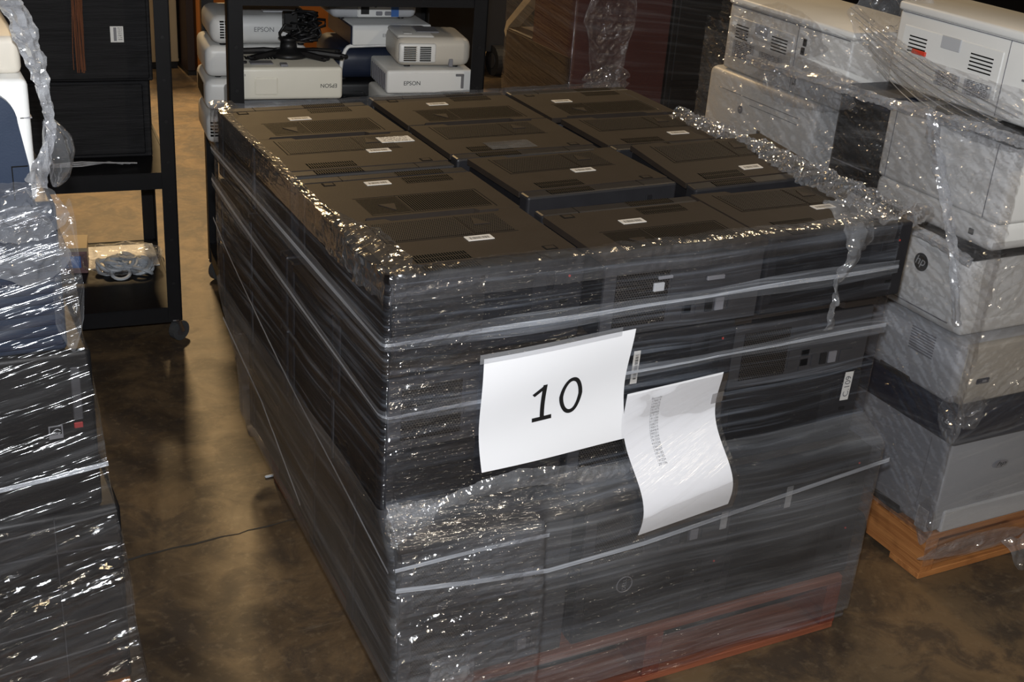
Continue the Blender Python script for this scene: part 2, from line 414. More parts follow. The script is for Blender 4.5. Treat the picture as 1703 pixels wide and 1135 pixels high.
# ------------------------------------------------------------------ pallets
def pallet(label, loc, w, d, mx, my, rotz=0, boards=7, h=.14, notch=True):
    """deck boards run along x, notched stringers along y; origin at the front left floor corner"""
    t = thing('wooden_pallet', label, 'pallet', loc, rotz)
    bt, bh = .018, .018
    sh0, sh1 = bh, h-bt
    for k in range(3):
        x0 = [0, w/2-.02, w-.04][k]
        poly = [(0, sh0), (d*.16, sh0)]
        for a, b in ((.16, .40), (.60, .84)):
            pa, pb = d*a, d*b; 
            if a > .5: poly += [(pa, sh0)]
            for q in range(0, 7):
                an = math.pi*q/12; poly.append((pa+.03*(1-math.cos(an)), sh0+.045*math.sin(an)))
            for q in range(6, -1, -1):
                an = math.pi*q/12; poly.append((pb-.03*(1-math.cos(an)), sh0+.045*math.sin(an)))
        poly += [(d, sh0), (d, sh1), (0, sh1)]
        cl = [poly[0]]
        for q in poly[1:]:
            if (Vector(q)-Vector(cl[-1])).length > 1e-5: cl.append(q)
        MB().prism(cl, 'x', x0, x0+.04).build('stringer', my, t)
    bw = d/(boards*1.22)
    for k in range(boards):
        wd = .13 if k in (0, boards-1) else bw
        y0 = k*(d-.13)/(boards-1)
        MB().box(0, w, y0, y0+wd, sh1, h, .002, 1).build('deck_board', mx, t)
    for y0 in (0, d/2-.05, d-.11):
        MB().box(0, w, y0, y0+.10, 0, bh, .002, 1).build('bottom_board', mx, t)
    return t
pallet('reddish wooden pallet under the film-wrapped stack of computers', (.10, -.046, 0), .97, 1.03, 'pallet_red', 'pallet_red_y')
pallet('orange wooden pallet under the wrapped stack of white printers', (1.388, .022, 0), 1.15, 1.16, 'pallet', 'pallet_y', 0, h=.125)
pallet('wooden pallet under the dark printers by the left edge', (-1.52, .16, 0), 1.12, 1.1, 'pallet', 'pallet_y', h=.12)

# ------------------------------------------------------------------ desktop computers
CW, CD, CT = .350, .260, .154
def vent(name, mat, x0, x1, y0, y1, z, par):
    return MB().plate((x0, y0, z), (x1, y0, z), (x1, y1, z), (x0, y1, z), .0015).build(name, mat, par)
def make_computer(full):
    """lies on its side, bezel towards -y, origin at the centre of its underside"""
    t = thing('desktop_computer', 'x', 'computer')
    hw, hd = CW/2, CD/2
    MB().box(-hw+.004, hw-.004, -hd+.03, hd-.004, 0, CT-.016).build('chassis', 'case_dark', t)
    sp = MB().prism([(-hw, -hd+.037), (hw, -hd+.037), (hw, hd), (.135, hd), (.128, hd-.012), (-.085, hd-.012), (-.092, hd), (-hw, hd)], 'z', CT-.012, CT).build('side_panel', 'case', t)
    bz = MB().box(-hw, hw, -hd, -hd+.035, 0, CT, .005, 2)
    bz = bz.build('bezel', 'bezel', t)
    MB().box(-hw+.02, hw-.10, -hd-.0015, -hd+.001, .02, CT-.03, .0008, 1).build('drive_cover', 'case_dark', bz)
    MB().box(hw-.075, hw-.06, -hd-.003, -hd, CT-.055, CT-.02, .0012, 1).build('power_button', 'case_dark', bz)
    for k in range(3):
        MB().box(hw-.045, hw-.031, -hd-.002, -hd, .03+k*.02, .036+k*.02).build('usb_port', 'hole', bz)
    MB().cyl((hw-.030, -hd-.0015, CT-.035), (hw-.030, -hd+.001, CT-.035), .0022, n=8).build('indicator', 'lamp_led', bz)
    rp = MB().box(-hw+.006, hw-.006, hd-.004, hd, .003, CT-.016).build('rear_panel', 'metal_dull', t)
    MB().box(-hw+.03, -hw+.175, hd, hd+.002, .02, .065).build('port_plate', 'metal_dull', rp)
    for k, (x, mt, a) in enumerate(((-.13, 'metal_dull', .03), (-.09, 'mgrey_pl', .018), (-.065, 'black_pl', .015), (-.04, 'metal_dull', .012))):
        MB().box(x, x+a, hd+.002, hd+.005, .028, .052).build('port', mt, rp)
    MB().plate((hw-.03, hd+.001, .02), (hw-.14, hd+.001, .02), (hw-.14, hd+.001, .12), (hw-.03, hd+.001, .12), .001).build('fan_grille', 'mesh_small', rp)
    for k in range(4):
        MB().box(-.02, .03, hd, hd+.002, .03+k*.022, .045+k*.022).build('slot_cover', 'metal_dull', rp)
    if full:
        z = CT+.0006
        vent('vent_grille', 'mesh', -.128, .030, .018, .108, z, sp)
        vent('vent_grille', 'mesh_small', .036, .112, .018, .108, z, sp)
        MB().prism([(.050, .058), (.082, .058), (.060, .094)], 'z', CT, CT+.0022).build('latch_tab', 'case', sp)
        vent('louvre', 'louvre', -.120, -.020, -.086, -.052, z, sp)
        vent('louvre', 'louvre', -.120, -.020, -hd+.005, -hd+.030, z, bz)
        for (a, b, c, d) in ((-.136, -.134, .012, .114), (-.136, .116, .012, .0132), (.0325, .0338, .014, .110)):
            MB().box(a, b, c, d, CT-.001, CT+.0004).build('panel_seam', 'hole', sp)
        MB().box(.118, .142, -.090, -.072, CT-.001, CT+.0008).build('lock_slot', 'hole', sp)
        MB().box(.121, .139, -.087, -.075, CT, CT+.0012).build('lock_slot_cover', 'case', sp)
        MB().box(.095, .0962, -hd+.004, -hd+.034, CT-.001, CT+.0004).build('bezel_seam', 'hole', bz)
    return t
PROTO = make_computer(True); PROTO_LOW = make_computer(False)
used = {PROTO: False, PROTO_LOW: False}
def comp(x, y, z, flip, label, group, proto=PROTO, rz=0, rx=0, ry=0, code=True, code_at=None):
    if used[proto]: t = copy_tree(proto)
    else: t = proto; used[proto] = True
    t.location = (x, y, z); t.rotation_euler = (rx, ry, rz+(math.pi if flip else 0))
    t['label'] = label; t['group'] = group
    return t
def code_label(t, cx, cy, rot=0., w=.050, h=.021, mat='barcode'):
    sp = [c for c in t.children if c.name.startswith('side_panel')][0]
    c, s = math.cos(rot), math.sin(rot); z = CT+.0012
    q = [(cx+c*a-s*b, cy+s*a+c*b, z) for a, b in ((-w/2, -h/2), (w/2, -h/2), (w/2, h/2), (-w/2, h/2))]
    return MB().plate(*q, .0012).build('barcode_label', mat, sp)
ZB, LP = .144, .1605       # underside of the first layer, layer pitch
zt = ZB+4*LP               # underside of the top layer
GT = 'computers in the top layer of the wrapped stack'
# columns x centres, rows y centres (front to back)
top = [
 (.196, .150, False, 0, 'black desktop computer at the front left corner of the stack top, beside the crumpled film', (0.031, -0.004)),
 (.566, .124, True, 0, 'black desktop computer in the middle of the front row, just behind the film edge', (-0.023, 0.025)),
 (.922, .126, False, .0, 'black desktop computer at the front right corner of the stack top', (0.05, -0.005)),
 (.203, .416, True, 0, 'black desktop computer at the left of the second row, showing wide slotted vents', (-0.035, 0.067)),
 (.580, .448, False, .03, 'black desktop computer in the middle of the second row, its front panel and lights exposed', (0.026, -0.003)),
 (.962, .430, False, -.01, 'tilted black desktop computer at the right of the second row', (0.02, -0.049)),
 (.190, .682, False, .0, 'black desktop computer at the left of the third row, with a large white paper label', (0.058, 0.003)),
 (.560, .718, False, .0, 'black desktop computer in the middle of the third row, with a scuffed patch', None),
 (.940, .700, False, -.012, 'black desktop computer at the right of the third row, beside the film collar', (0.048, -0.035)),
 (.184, .945, True, .01, 'black desktop computer at the back left corner of the stack top', (-0.02, 0.012)),
 (.560, .984, True, -.005, 'black desktop computer in the middle of the back row, before the white projectors', (-0.033, 0.035)),
 (.925, .972, True, -.012, 'black desktop computer at the back right corner of the stack top', (-0.072, 0.014)),
]
TOPC = []
for k, (x, y, fl, rz, lab, cp) in enumerate(top):
    z = zt; rx = ry = 0
    if k == 5: z = zt+.010; ry = math.radians(-1.2); rx = math.radians(4.2)
    if k == 4: z = zt+.004
    if k == 3: z = zt-.002
    c = comp(x, y, z, fl, lab, GT, PROTO, rz, rx, ry); TOPC.append(c)
for c, (x, y, fl, rz, lab, cp) in zip(TOPC, top):
    if cp: code_label(c, cp[0]*(1 if not fl else -1), cp[1]*(1 if not fl else -1), math.pi if fl else 0)
    if fl:                    # these show slotted vents instead of the perforated ones
        for pnl in c.children:
            for g in pnl.children:
                if g.name.startswith('vent_grille'):
                    g.material_slots[0].link = 'OBJECT'; g.material_slots[0].material = MAT['louvre_wide']
def seg_label(c, x0, x1, y0, y1, mat, name='paper_label'):
    sp = [k for k in c.children if k.name.startswith('side_panel')][0]
    return MB().plate((x0, y0, CT+.0014), (x1, y0, CT+.0014), (x1, y1, CT+.0014), (x0, y1, CT+.0014), .0012).build(name, mat, sp)
seg_label(TOPC[6], .085, .160, .052, .092, 'print')
# scuffed tape patch
sp7 = [k for k in TOPC[7].children if k.name.startswith('side_panel')][0]
grid('tape_patch', 14, 8, lambda s, t: (Vector((-.07+.11*s, -.085+.055*t, CT+.001+.0012*abs(nz(s*9, t*7)))), (s*.1, t*.05)), 'crumple', sp7, False)
# lower layers: second layer from the top complete, below it the front row and the left side
ordn = {3: 'second layer from the top', 2: 'third layer from the top', 1: 'fourth layer from the top', 0: 'bottom layer'}
coln = ['left', 'middle', 'right']; rown = ['front', 'second', 'third', 'back']
flips = {3: [1, 0, 1], 2: [0, 1, 0], 1: [1, 1, 0], 0: [1, 0, 0]}
LOWC = {}
for L in (3, 2, 1, 0):
    for r in range(4):
        for c in range(3):
            if not (L == 3 or r == 0 or c == 0): continue
            low = L < 2
            x = [.178, .535, .878][c]+((.018+.012*r if c == 0 else .030) if low else 0)
            y = [.136, .405, .675, .946][r]+(-.044 if low else 0)
            where = 'front row' if r == 0 else ('back row' if r == 3 else rown[r]+' row')
            lab = 'black desktop computer seen through film, %s, %s %s' % (ordn[L], coln[c], where)
            if r == 0: lab = 'black desktop computer seen through film, %s, %s of the front face' % (ordn[L], coln[c])
            elif c == 0: lab = 'black desktop computer seen through film, %s, %s on the left face' % (ordn[L], rown[r] if r < 3 else 'rearmost')
            LOWC[(L, c, r)] = comp(x, y, ZB+L*LP, bool(flips[L][c]) if r == 0 else bool((c+r) % 2), lab, 'computers in the lower layers', PROTO_LOW)
# marks on the front faces
def front_mark(key, fn):
    c = LOWC.get(key) if isinstance(key, tuple) else key
    par = [k for k in c.children if k.name.startswith('bezel' if abs(c.rotation_euler.z) < 1 else 'rear_panel')][0]
    return c, par, (1 if abs(c.rotation_euler.z) < 1 else -1)
def world_plate(key, p, w, h, mat, name, rot=0, yface=None):
    c, par, sg = front_mark(key, None)
    X, Z = p; lx = (X-c.location.x)*sg; lz = Z-c.location.z; ly = -sg*(CD/2+.0062) if sg > 0 else CD/2+.0062
    ca, sa = math.cos(rot), math.sin(rot)
    q = []
    for a, b in ((-w/2, -h/2), (w/2, -h/2), (w/2, h/2), (-w/2, h/2)):
        q.append((lx+sg*(ca*a-sa*b), ly, lz+sa*a+ca*b))
    return MB().plate(*q, .001).build(name, mat, par), (lx, ly, lz, sg)
k1, _ = world_plate((3, 1, 0), (.487, .716), .066, .014, 'barcode_big', 'serial_sticker', math.pi/2-.02)
k2, (lx, ly, lz, sg) = world_plate((2, 2, 0), (1.012, .592), .064, .021, 'white_pl', 'asset_sticker', math.pi/2-.03)
text('sticker_text', 'C.109', .020, plane_fn((lx, ly-.0012*sg, lz), (0, 0, 1), (-sg, 0, 0)), 'ink_grey', k2.parent)
rp1 = [k for k in TOPC[1].children if k.name.startswith('rear_panel')][0]
def rear_bit(name, X, Z, w_, h_, mat):
    lx = -(X-TOPC[1].location.x); lz = Z-TOPC[1].location.z
    return MB().box(lx-w_/2, lx+w_/2, CD/2+.002, CD/2+.007, lz-h_/2, lz+h_/2, .001, 1).build(name, mat, rp1)
rear_bit('white_connector', .508, .876, .022, .016, 'grey_pl'); rear_bit('connector_clip', .520, .893, .030, .006, 'mgrey_pl'); rear_bit('silver_bracket', .630, .880, .038, .008, 'mgrey_pl')
c, par, sg = front_mark((3, 1, 0), None)
MB().lathe([(.004, 0), (.0105, 0), (.0105, .004), (.006, .005), (.0035, .003)], (.553-c.location.x, -CD/2-.001, .716-c.location.z), 18, 'y').build('white_lock_ring', 'white_pl', par).scale = (1, 1, 1)
c, par, sg = front_mark((0, 1, 0), None)
rg = MB().torus((.497-c.location.x, -CD/2-.002, .262-c.location.z), .0175, .0011, 'y', 28, 6).build('logo_ring', 'mgrey_pl', par)
text('logo_text', 'DELL', .0125, plane_fn((.497-c.location.x, -CD/2-.0025, .262-c.location.z), (0, 0, 1), (-1, 0, 0)), 'mgrey_pl', rg)

# ------------------------------------------------------------------ stretch film around the computer stack
FILM = thing('stretch_wrap', 'clear stretch film wrapped around the stack of black computers', 'plastic film', (0, 0, 0))
ZT = .954
def prof(z, which):
    """outer faces of the wrapped stack at height z"""
    k = sstep(.535, .470, z) if z < .535 else 0
    k = 1-sstep(.470, .535, z)
    if which == 'y0': return lerp(-.014, -.060, k)
    kl = 1-sstep(.22, .56, z)
    if which == 'x0f': return lerp(-.008, .008, kl)
    if which == 'x0b': return lerp(-.002, .046, kl)
    if which == 'y1l': return 1.080
    if which == 'x1': return lerp(1.064, 1.092, k)
    if which == 'y1': return 1.122
def corners(z):
    return (prof(z, 'x0f'), prof(z, 'y0')), (prof(z, 'x1'), prof(z, 'y0')), (prof(z, 'x1'), prof(z, 'y1')), (prof(z, 'x0b'), prof(z, 'y1l'))
def side_point(side, s, z, off=0.0):
    """point on one face of the film, s from 0 to 1 along it, pushed out by off; normal too"""
    cs = corners(z); a, b = [(cs[0], cs[1]), (cs[1], cs[2]), (cs[2], cs[3]), (cs[3], cs[0])][side]
    n = [(0, -1), (1, 0), (0, 1), (-1, 0)][side]
    return Vector((lerp(a[0], b[0], s)+n[0]*off, lerp(a[1], b[1], s)+n[1]*off, z)), Vector((n[0], n[1], 0))
def ring(z, off, counts, r=.010):
    """loop of points: list of (x, y, nx, ny, path length, side)"""
    cs = corners(z); out = []; L = 0.0
    dirs = [(0, -1), (1, 0), (0, 1), (-1, 0)]
    for sd in range(4):
        a, b = cs[sd], cs[(sd+1) % 4]; n = dirs[sd]; n2 = dirs[(sd+1) % 4]
        ln = math.hypot(b[0]-a[0], b[1]-a[1]); dx, dy = (b[0]-a[0])/ln, (b[1]-a[1])/ln
        for i in range(counts[sd]):
            s = r/ln+(1-2*r/ln)*i/(counts[sd]-1)
            out.append((a[0]+(b[0]-a[0])*s, a[1]+(b[1]-a[1])*s, n[0], n[1], L+ln*s, sd))
        for q in range(1, 5):
            an = math.pi/2*q/5; nx = n[0]*math.cos(an)+n2[0]*math.sin(an); ny = n[1]*math.cos(an)+n2[1]*math.sin(an)
            cx_, cy_ = b[0]-n[0]*r-n2[0]*r, b[1]-n[1]*r-n2[1]*r
            out.append((cx_+nx*r, cy_+ny*r, nx, ny, L+ln-r+2*r*q/5, sd))
        L += ln
    return out
def film_loop(name, z0, z1, nzv, counts, off, disp, mat, tilt=0.0):
    vs, fs, uvs = [], [], []
    for j in range(nzv+1):
        zz = lerp(z0, z1, j/nzv)
        rg_ = ring(zz, off, counts); n = len(rg_)
        for (x, y, nx, ny, L, sd) in rg_:
            zv = zz
            d, dz = disp(x, y, zz, L, sd)
            # lower hem: tucked under on the left and rear sides
            if sd in (2, 3) and z0 < .2 and zz < .17:
                t = sstep(.17, .06, zz); d -= .06*t; zv = lerp(zz, .11, t)
            vs.append((x+nx*(off+d), y+ny*(off+d), zv+dz)); uvs.append((L, zz+tilt*L))
    n = len(ring(z0, off, counts))
    for j in range(nzv):
        for i in range(n):
            i2 = (i+1) % n
            fs.append((j*n+i, j*n+i2, (j+1)*n+i2, (j+1)*n+i))
    me = bpy.data.meshes.new(name); me.from_pydata(vs, [], fs); ul = me.uv_layers.new(name='UVMap'); fl = []
    per = 4.4
    for f_ in fs:
        us = [uvs[k][0] for k in f_]; wrap = max(us)-min(us) > 1
        for k in f_:
            u = uvs[k][0]
            if wrap and u < 1: u += per
            fl += [u, uvs[k][1]]
    ul.data.foreach_set('uv', fl); me.update()
    return link(name, me, mat, FILM, True)
def disp_main(x, y, z, L, sd):
    st = nz(L*1.6, (z+.02*nz(L*2, 3.3))*55, 1.1)*.0016+nz(L*4, z*140, 5.)*.0006
    # crumples around the ledge near the front left corner
    e = math.exp(-((z-.515)/.035)**2)*math.exp(-max(0, (L if sd != 3 else 4.2-L)-.02)/.16)
    st += e*(.007*nz(L*38, z*60, 8.)+.004*nz(L*90, z*120, 2.))
    if sd == 0 and z < .50 and L < .30: st += .016*min(1, L/.285)*sstep(.50, .46, z)*sstep(.30, .285, L)
    # loose film over the pallet
    if sd == 0 and z < .16: st += .010*nz(L*7, z*12, 4.)*sstep(.16, .05, z)
    return st, 0
film_loop('side_film', .035, ZT-.012, 170, (240, 24, 24, 220), .0, disp_main, 'film', -.01)
def disp_low(x, y, z, L, sd):
    return .0015+nz(L*2.0, z*40, 9.)*.0016+(.016*min(1, L/.285)*sstep(.50, .46, z)*sstep(.30, .285, L) if sd == 0 and L < .3 and z < .5 else 0), .012*nz(L*3, 1.7)*(1 if z > .3 else .3)
film_loop('lower_film_layer', .06, .535, 70, (220, 12, 12, 150), .0022, disp_low, 'film_low', .012)

def ribbon(name, pts, width, mat, parent, n=90, m=4, up=(0, 0, 1), crumple=0, puff=0):
    """strip of film following points given as (pos, normal)"""
    P = [Vector(p[0]) for p in pts]; N = [Vector(p[1]) for p in pts]; k = len(P)-1
    def at(s):
        x = s*k; i = min(int(x), k-1); f_ = x-i
        return P[i].lerp(P[i+1], f_), N[i].lerp(N[i+1], f_)
    L = sum((P[i+1]-P[i]).length for i in range(k))
    def fn(s, t):
        p, nn = at(s); d = at(min(1, s+.01))[0]-at(max(0, s-.01))[0]; side = nn.cross(d).normalized()
        wd = width(s) if callable(width) else width
        q = p+side*(t-.5)*wd+nn*(puff*math.sin(math.pi*t)+.0004*nz(s*60, t*3))
        if crumple: q = q+nvec(q, 55, crumple)+nvec(q, 120, crumple*.5)
        return q, (s*L, t*wd)
    return grid(name, n, m, fn, mat, parent, crumple == 0)
def face_path(pts, off=.006):
    out = []
    for side, s, z in pts:
        p, nn = side_point(side, s, z, off); out.append((p, nn))
    return out
# tight wrinkles near the front left corner, where the film was stretched round
def crinkle_main(name, x0, x1, z0, z1, nu, nv, f1, a1, f2, a2, off):
    def g(s_, t_):
        x = lerp(x0, x1, s_); z = lerp(z0, z1, t_)
        q, nn = side_point(0, (x-prof(z, 'x0f'))/(prof(z, 'x1')-prof(z, 'x0f')), z, off)
        if z < .5: q.y -= .016*min(1, max(0, x)/.285)*sstep(.50, .46, z)
        fade = (1-.6*s_)*(.4+1.2*max(0, .35+nz(x*9, z*26, 6.)))
        q.y -= fade*(a1*nz(x*f1[0], (z-.22*x)*f1[1], 1.)+a2*nz(x*f2[0], (z-.22*x)*f2[1], 4.))
        return q, (x, z)
    return grid(name, nu, nv, g, 'sparkle', FILM, False)
crinkle_main('film_wrinkle', .006, .284, .075, .520, 130, 200, (30, 80), .0125, (70, 190), .0022, .008)
crinkle_main('film_wrinkle', .0, .16, .54, .945, 70, 170, (26, 85), .0085, (60, 190), .0018, .007)
# rolled film edges: on the left face (side 3 runs from the rear to the front) and on across the front
def hoop(zl, zf, width, off=.005):
    pts = []
    for i in range(13): s = i/12; pts.append((3, s, lerp(zl[0], zl[1], s**.8)))
    pf = face_path(pts, off); pr = []
    for i in range(25): s = i/24; pr.append((0, s, lerp(zf[0], zf[1], s)+.002*nz(s*6, zf[0]*9)))
    pfr = face_path(pr, off)
    # round the corner
    a, b = pf[-1], pfr[0]
    pf[-1] = (a[0]+Vector((0, .008, 0)), a[1]); pfr[0] = (b[0]+Vector((.008, 0, 0)), b[1])
    mid = ((a[0]+b[0])/2, (a[1]+b[1]).normalized())
    mid = (Vector((pf[-1][0].x+.003, pfr[0][0].y+.003, a[0].z)), mid[1])
    return pf+[mid]+pfr
for wd_, mt_, o_ in ((.008, 'band', .0062), (.034, 'band_soft', .005)):
    ribbon('film_band', hoop((.850, .840), (.840, .856), 0, o_), (lambda w: lambda s: w*(.7+.5*math.sin(s*9)**2))(wd_), mt_, FILM, 160)
for wd_, mt_, o_ in ((.007, 'band', .0062), (.030, 'band_soft', .005)):
    ribbon('film_band', hoop((.775, .712), (.709, .731), 0, o_), (lambda w: lambda s: w*(.6+.6*math.sin(s*7+1)**2))(wd_), mt_, FILM, 160)
ribbon('film_band', face_path([(3, i/12, lerp(.68, .430, (i/12)**.85)) for i in range(13)], .005), .006, 'band', FILM, 80)
ribbon('film_band', face_path([(0, .0, .405), (0, .14, .385), (0, .27, .372), (0, .46, .382), (0, .64, .404), (0, .95, .441), (0, 1, .447)], .020), .010, 'band', FILM, 120)
ribbon('film_band', face_path([(0, .0, .447), (0, .14, .452), (0, .27, .450)], .020), .008, 'band', FILM, 60)
ribbon('film_band', face_path([(3, .0, .42), (3, .25, .33), (3, .5, .22)], .006), .008, 'band', FILM, 40)
# puffed fold running along the ledge
ribbon('film_fold', [(Vector((x, -.030-.018*math.sin((x-.08)*8), z)), Vector((0, -1, .15)).normalized()) for x, z in ((.06, .515), (.12, .535), (.18, .552), (.25, .560), (.32, .550), (.40, .530), (.47, .518), (.56, .512))], lambda s: .016+.020*math.sin(math.pi*s), 'crumple', FILM, 120, 8, puff=.006, crumple=.0035)
# crumpled patch over the ledge at the near corner
grid('film_pucker', 70, 40, lambda s, t: ((lambda q: q+nvec(q, 60, .006)+nvec(q, 170, .004))(Vector((lerp(.000, .10, s)*(1-.3*t), lerp(-.022, -.062, t), lerp(.538, .482+.03*s, t)))), (s*.17, t*.08)), 'crumple', FILM, False)
# hem over the front edge of the top, folded inwards
def hem_front(s, t):
    x = lerp(0.0, 1.05, s); wv = .5+.5*nz(s*7, 2.2)
    inn = lerp(.028, .062, wv)*(1.0 if s < .9 else 1.1)
    a = t*1.0
    if a < .45: q = Vector((x, -.009, lerp(.905, ZT-.002, a/.45)))
    else: q = Vector((x, lerp(-.009, inn, (a-.45)/.55), ZT-.002+.004*math.sin((a-.45)/.55*math.pi)-.008*((a-.45)/.55)**2))
    am = .35+1.1*math.exp(-(s/.10)**2)+.6*math.exp(-((s-.95)/.06)**2)+.5*max(0, nz(s*9, 8.))
    q += nvec(q, 26, .006)*(.4+a)*am+nvec(q, 85, .0034)*(.4+a)*am
    q.y = min(q.y, .08); 
    return q, (s*1.05, t*.1)
grid('film_hem', 260, 22, hem_front, MAT['hem'], FILM, False)
def hem_left(s, t):          # s from the front to the rear
    y = lerp(-.01, 1.078, s); cr = math.exp(-((s-.12)/.13)**2)+.7*math.exp(-((s-.97)/.05)**2)
    a = t; inn = .006+.055*cr+.012*(.5+.5*nz(s*8, 5.))
    if a < .5: q = Vector((-.009, y, lerp(.900, ZT+.004, a/.5)))
    else: q = Vector((lerp(-.009, inn, (a-.5)/.5), y, ZT+.004+.006*math.sin((a-.5)*2*math.pi)*cr-.002))
    am = .07+cr
    q += nvec(q, 30, .008*am)+nvec(q, 80, .0045*am)
    q.x = max(q.x, -.022)
    return q, (s*1.1, t*.1)
grid('film_hem', 240, 18, hem_left, MAT['hem'], FILM, False)
def hem_right(s, t):         # stands up as a loose collar
    y = lerp(-.02, .80, s); wd = .030+.075*sstep(0, .25, s)*(1-.55*s)
    a = t
    base = Vector((1.012+.035*s, y, .946)); out = Vector((1.095, y-.01, .950+.010*(1-s)))
    bell = math.sin(math.pi*a)
    q = base.lerp(out, a)+Vector((0, 0, (.010+.020*sstep(0, .25, s))*bell*(1-.5*s)))
    q += nvec(q, 34, .010)+nvec(q, 90, .006)+nvec(q, 210, .0032)
    return q, (s*.8, t*.1)
grid('film_collar', 300, 44, hem_right, MAT['crumple'], FILM, False)
def rear_hem(s, t):
    q = Vector((lerp(1.06, 0, s), lerp(1.124, 1.10, t)-.042*s, lerp(.92, ZT, t))); return q+nvec(q, 30, .004), (s, t*.1)
grid('film_hem', 80, 5, rear_hem, MAT['crumple'], FILM, False)
# torn tail hanging over the front at the right
def tail(s, t):
    zc = lerp(.985, .745, s); wd = lerp(.11, .018, sstep(0, .55, s))*(1-.2*math.sin(s*9))
    x = lerp(.955, .900, s)+(t-.5)*wd+.010*math.sin(s*8); y = lerp(.045, -.022, sstep(0, .25, s))-.008*math.sin(t*math.pi)
    q = Vector((x, y, zc)); q += nvec(q, 28, .014*(1-.4*s))+nvec(q, 70, .007)
    q.y = min(q.y, .06-.07*sstep(0, .2, s)); return q, (s*.25, t*.08)
grid('film_tail', 70, 18, tail, MAT['crumple'], FILM, False)
# scrap of bunched film low on the front near corner
grid('film_scrap', 36, 24, lambda s, t: ((lambda q: q+nvec(q, 40, .010)+nvec(q, 110, .005))(Vector((lerp(.075, .165, s), -.070-.010*math.sin(math.pi*s)*math.sin(math.pi*t), lerp(.165, .235, t)-.02*s))), (s*.1, t*.06)), 'crumple', FILM, False)

# ------------------------------------------------------------------ paper signs taped to the film
def paper(name, label, corner, wave, mat='paper'):
    TL, TR, BR, BL = [Vector(c) for c in corner]
    def P(u, v, off=0.0):          # u right, v down, 0..1
        p = TL.lerp(TR, u).lerp(BL.lerp(BR, u), v)
        d = wave(u, v); return p+Vector((d[0], d[1]-off, d[2]))
    t = thing(name, label, 'paper sign', P(.5, 1)); o = t.location.copy()
    vs, fs, uvs = [], [], []
    nu, nv = 30, 30
    for side, off in ((0, 0), (1, -.0006)):
        for j in range(nv+1):
            for i in range(nu+1): vs.append(P(i/nu, j/nv, off)-o)
    n1 = (nu+1)*(nv+1)
    for j in range(nv):
        for i in range(nu):
            a = j*(nu+1)+i; fs.append((a, a+nu+1, a+nu+2, a+1)); b = a+n1; fs.append((b, b+1, b+nu+2, b+nu+1))
    me = bpy.data.meshes.new('sheet'); me.from_pydata([tuple(v) for v in vs], [], fs); me.update()
    link('sheet', me, mat, t, True)
    return t, (lambda u, v, off=.0012: P(u, v, off)-o)
sg10, S10 = paper('number_sign', 'white paper sheet printed with a large 10, taped to the wrapped computers', ((.165, -.026, .793), (.459, -.026, .809), (.465, -.026, .588), (.175, -.026, .573)),
    lambda u, v: (.006*math.sin(v*3.1)*(-1 if u < .5 else .2)-.012*u*math.sin(v*math.pi)*.8, -.004*math.sin(v*6.5+u*1.2)-.002*math.sin(u*5), 0))
def glyph(name, polys, fn, mat, parent):
    vs, fs = [], []
    for quad in polys:
        k = len(vs); vs += [tuple(fn(*q)) for q in quad]; fs.append(tuple(range(k, k+len(quad))))
    me = bpy.data.meshes.new(name); me.from_pydata(vs, [], fs); me.update()
    return link(name, me, mat, parent)
# "1": flag, stem, foot; drawn in short pieces so that the ink follows the sheet
one = []
def strip(x0, y0, x1, y1, wd, n=8, horiz=False):
    dx, dy = x1-x0, y1-y0; L = math.hypot(dx, dy*.77); out = []
    px, py = (-dy, dx)
    l = math.hypot(px, py); px, py = px/l*wd/2, py/l*wd/2*1.3
    for i in range(n):
        a, b = i/n, (i+1)/n
        out.append([(x0+dx*a-px, y0+dy*a-py), (x0+dx*b-px, y0+dy*b-py), (x0+dx*b+px, y0+dy*b+py), (x0+dx*a+px, y0+dy*a+py)])
    return out
one += strip(.425, .322, .425, .640, .030)
one += strip(.428, .340, .352, .405, .026, 4)
one += strip(.355, .635, .492, .635, .028, 4)
glyph('digit_one', one, S10, 'ink', sg10)
zero = []; nseg = 40
for i in range(nseg):
    q = []
    for a, k in ((i, 1), (i+1, 1), (i+1, .62), (i, .62)):
        an = 2*math.pi*a/nseg; rx, ry = (.084, .166) if k == 1 else (.055, .131)
        q.append((.600+rx*math.cos(an)*(1-.06*abs(math.sin(2*an))), .480+ry*math.sin(an)))
    zero.append(q)
glyph('digit_zero', zero, S10, 'ink', sg10)
sg2, S2 = paper('inventory_list', 'white paper list with one column of small numbers, hanging below the 10 sheet', ((.461, -.024, .677), (.663, -.024, .691), (.688, -.074, .422), (.488, -.074, .400)),
    lambda u, v: (-.012*math.sin(v*math.pi*2)*.7+.006*math.sin(v*math.pi*2+1)*u, .022*math.sin(v*math.pi*2)*.6-.004*math.sin(v*9+u), 0))
nums = ['Barcode', '178419', '174675', '300103', '151475', '246066', '317157', '191106', '311584', '258077', '190015', '284464', '290251', '291504', '191555', '443556', '156222', '298407', '195185', '176185', '191254', '291156']
for k, s_ in enumerate(nums):
    v = .075+k*.0222
    text('list_line', s_, .0066, (lambda v_: (lambda x, y: S2(.315+x/.205, v_-y/.285)))(v), 'ink_grey', sg2)
grid('film_over_list', 24, 30, lambda s, t: (S2(lerp(-.04, 1.04, s), lerp(.0, 1.02, t), .006+.001*nz(s*4, t*30)), (s*.25, t*.3)), 'film_list', FILM).location = sg2.location
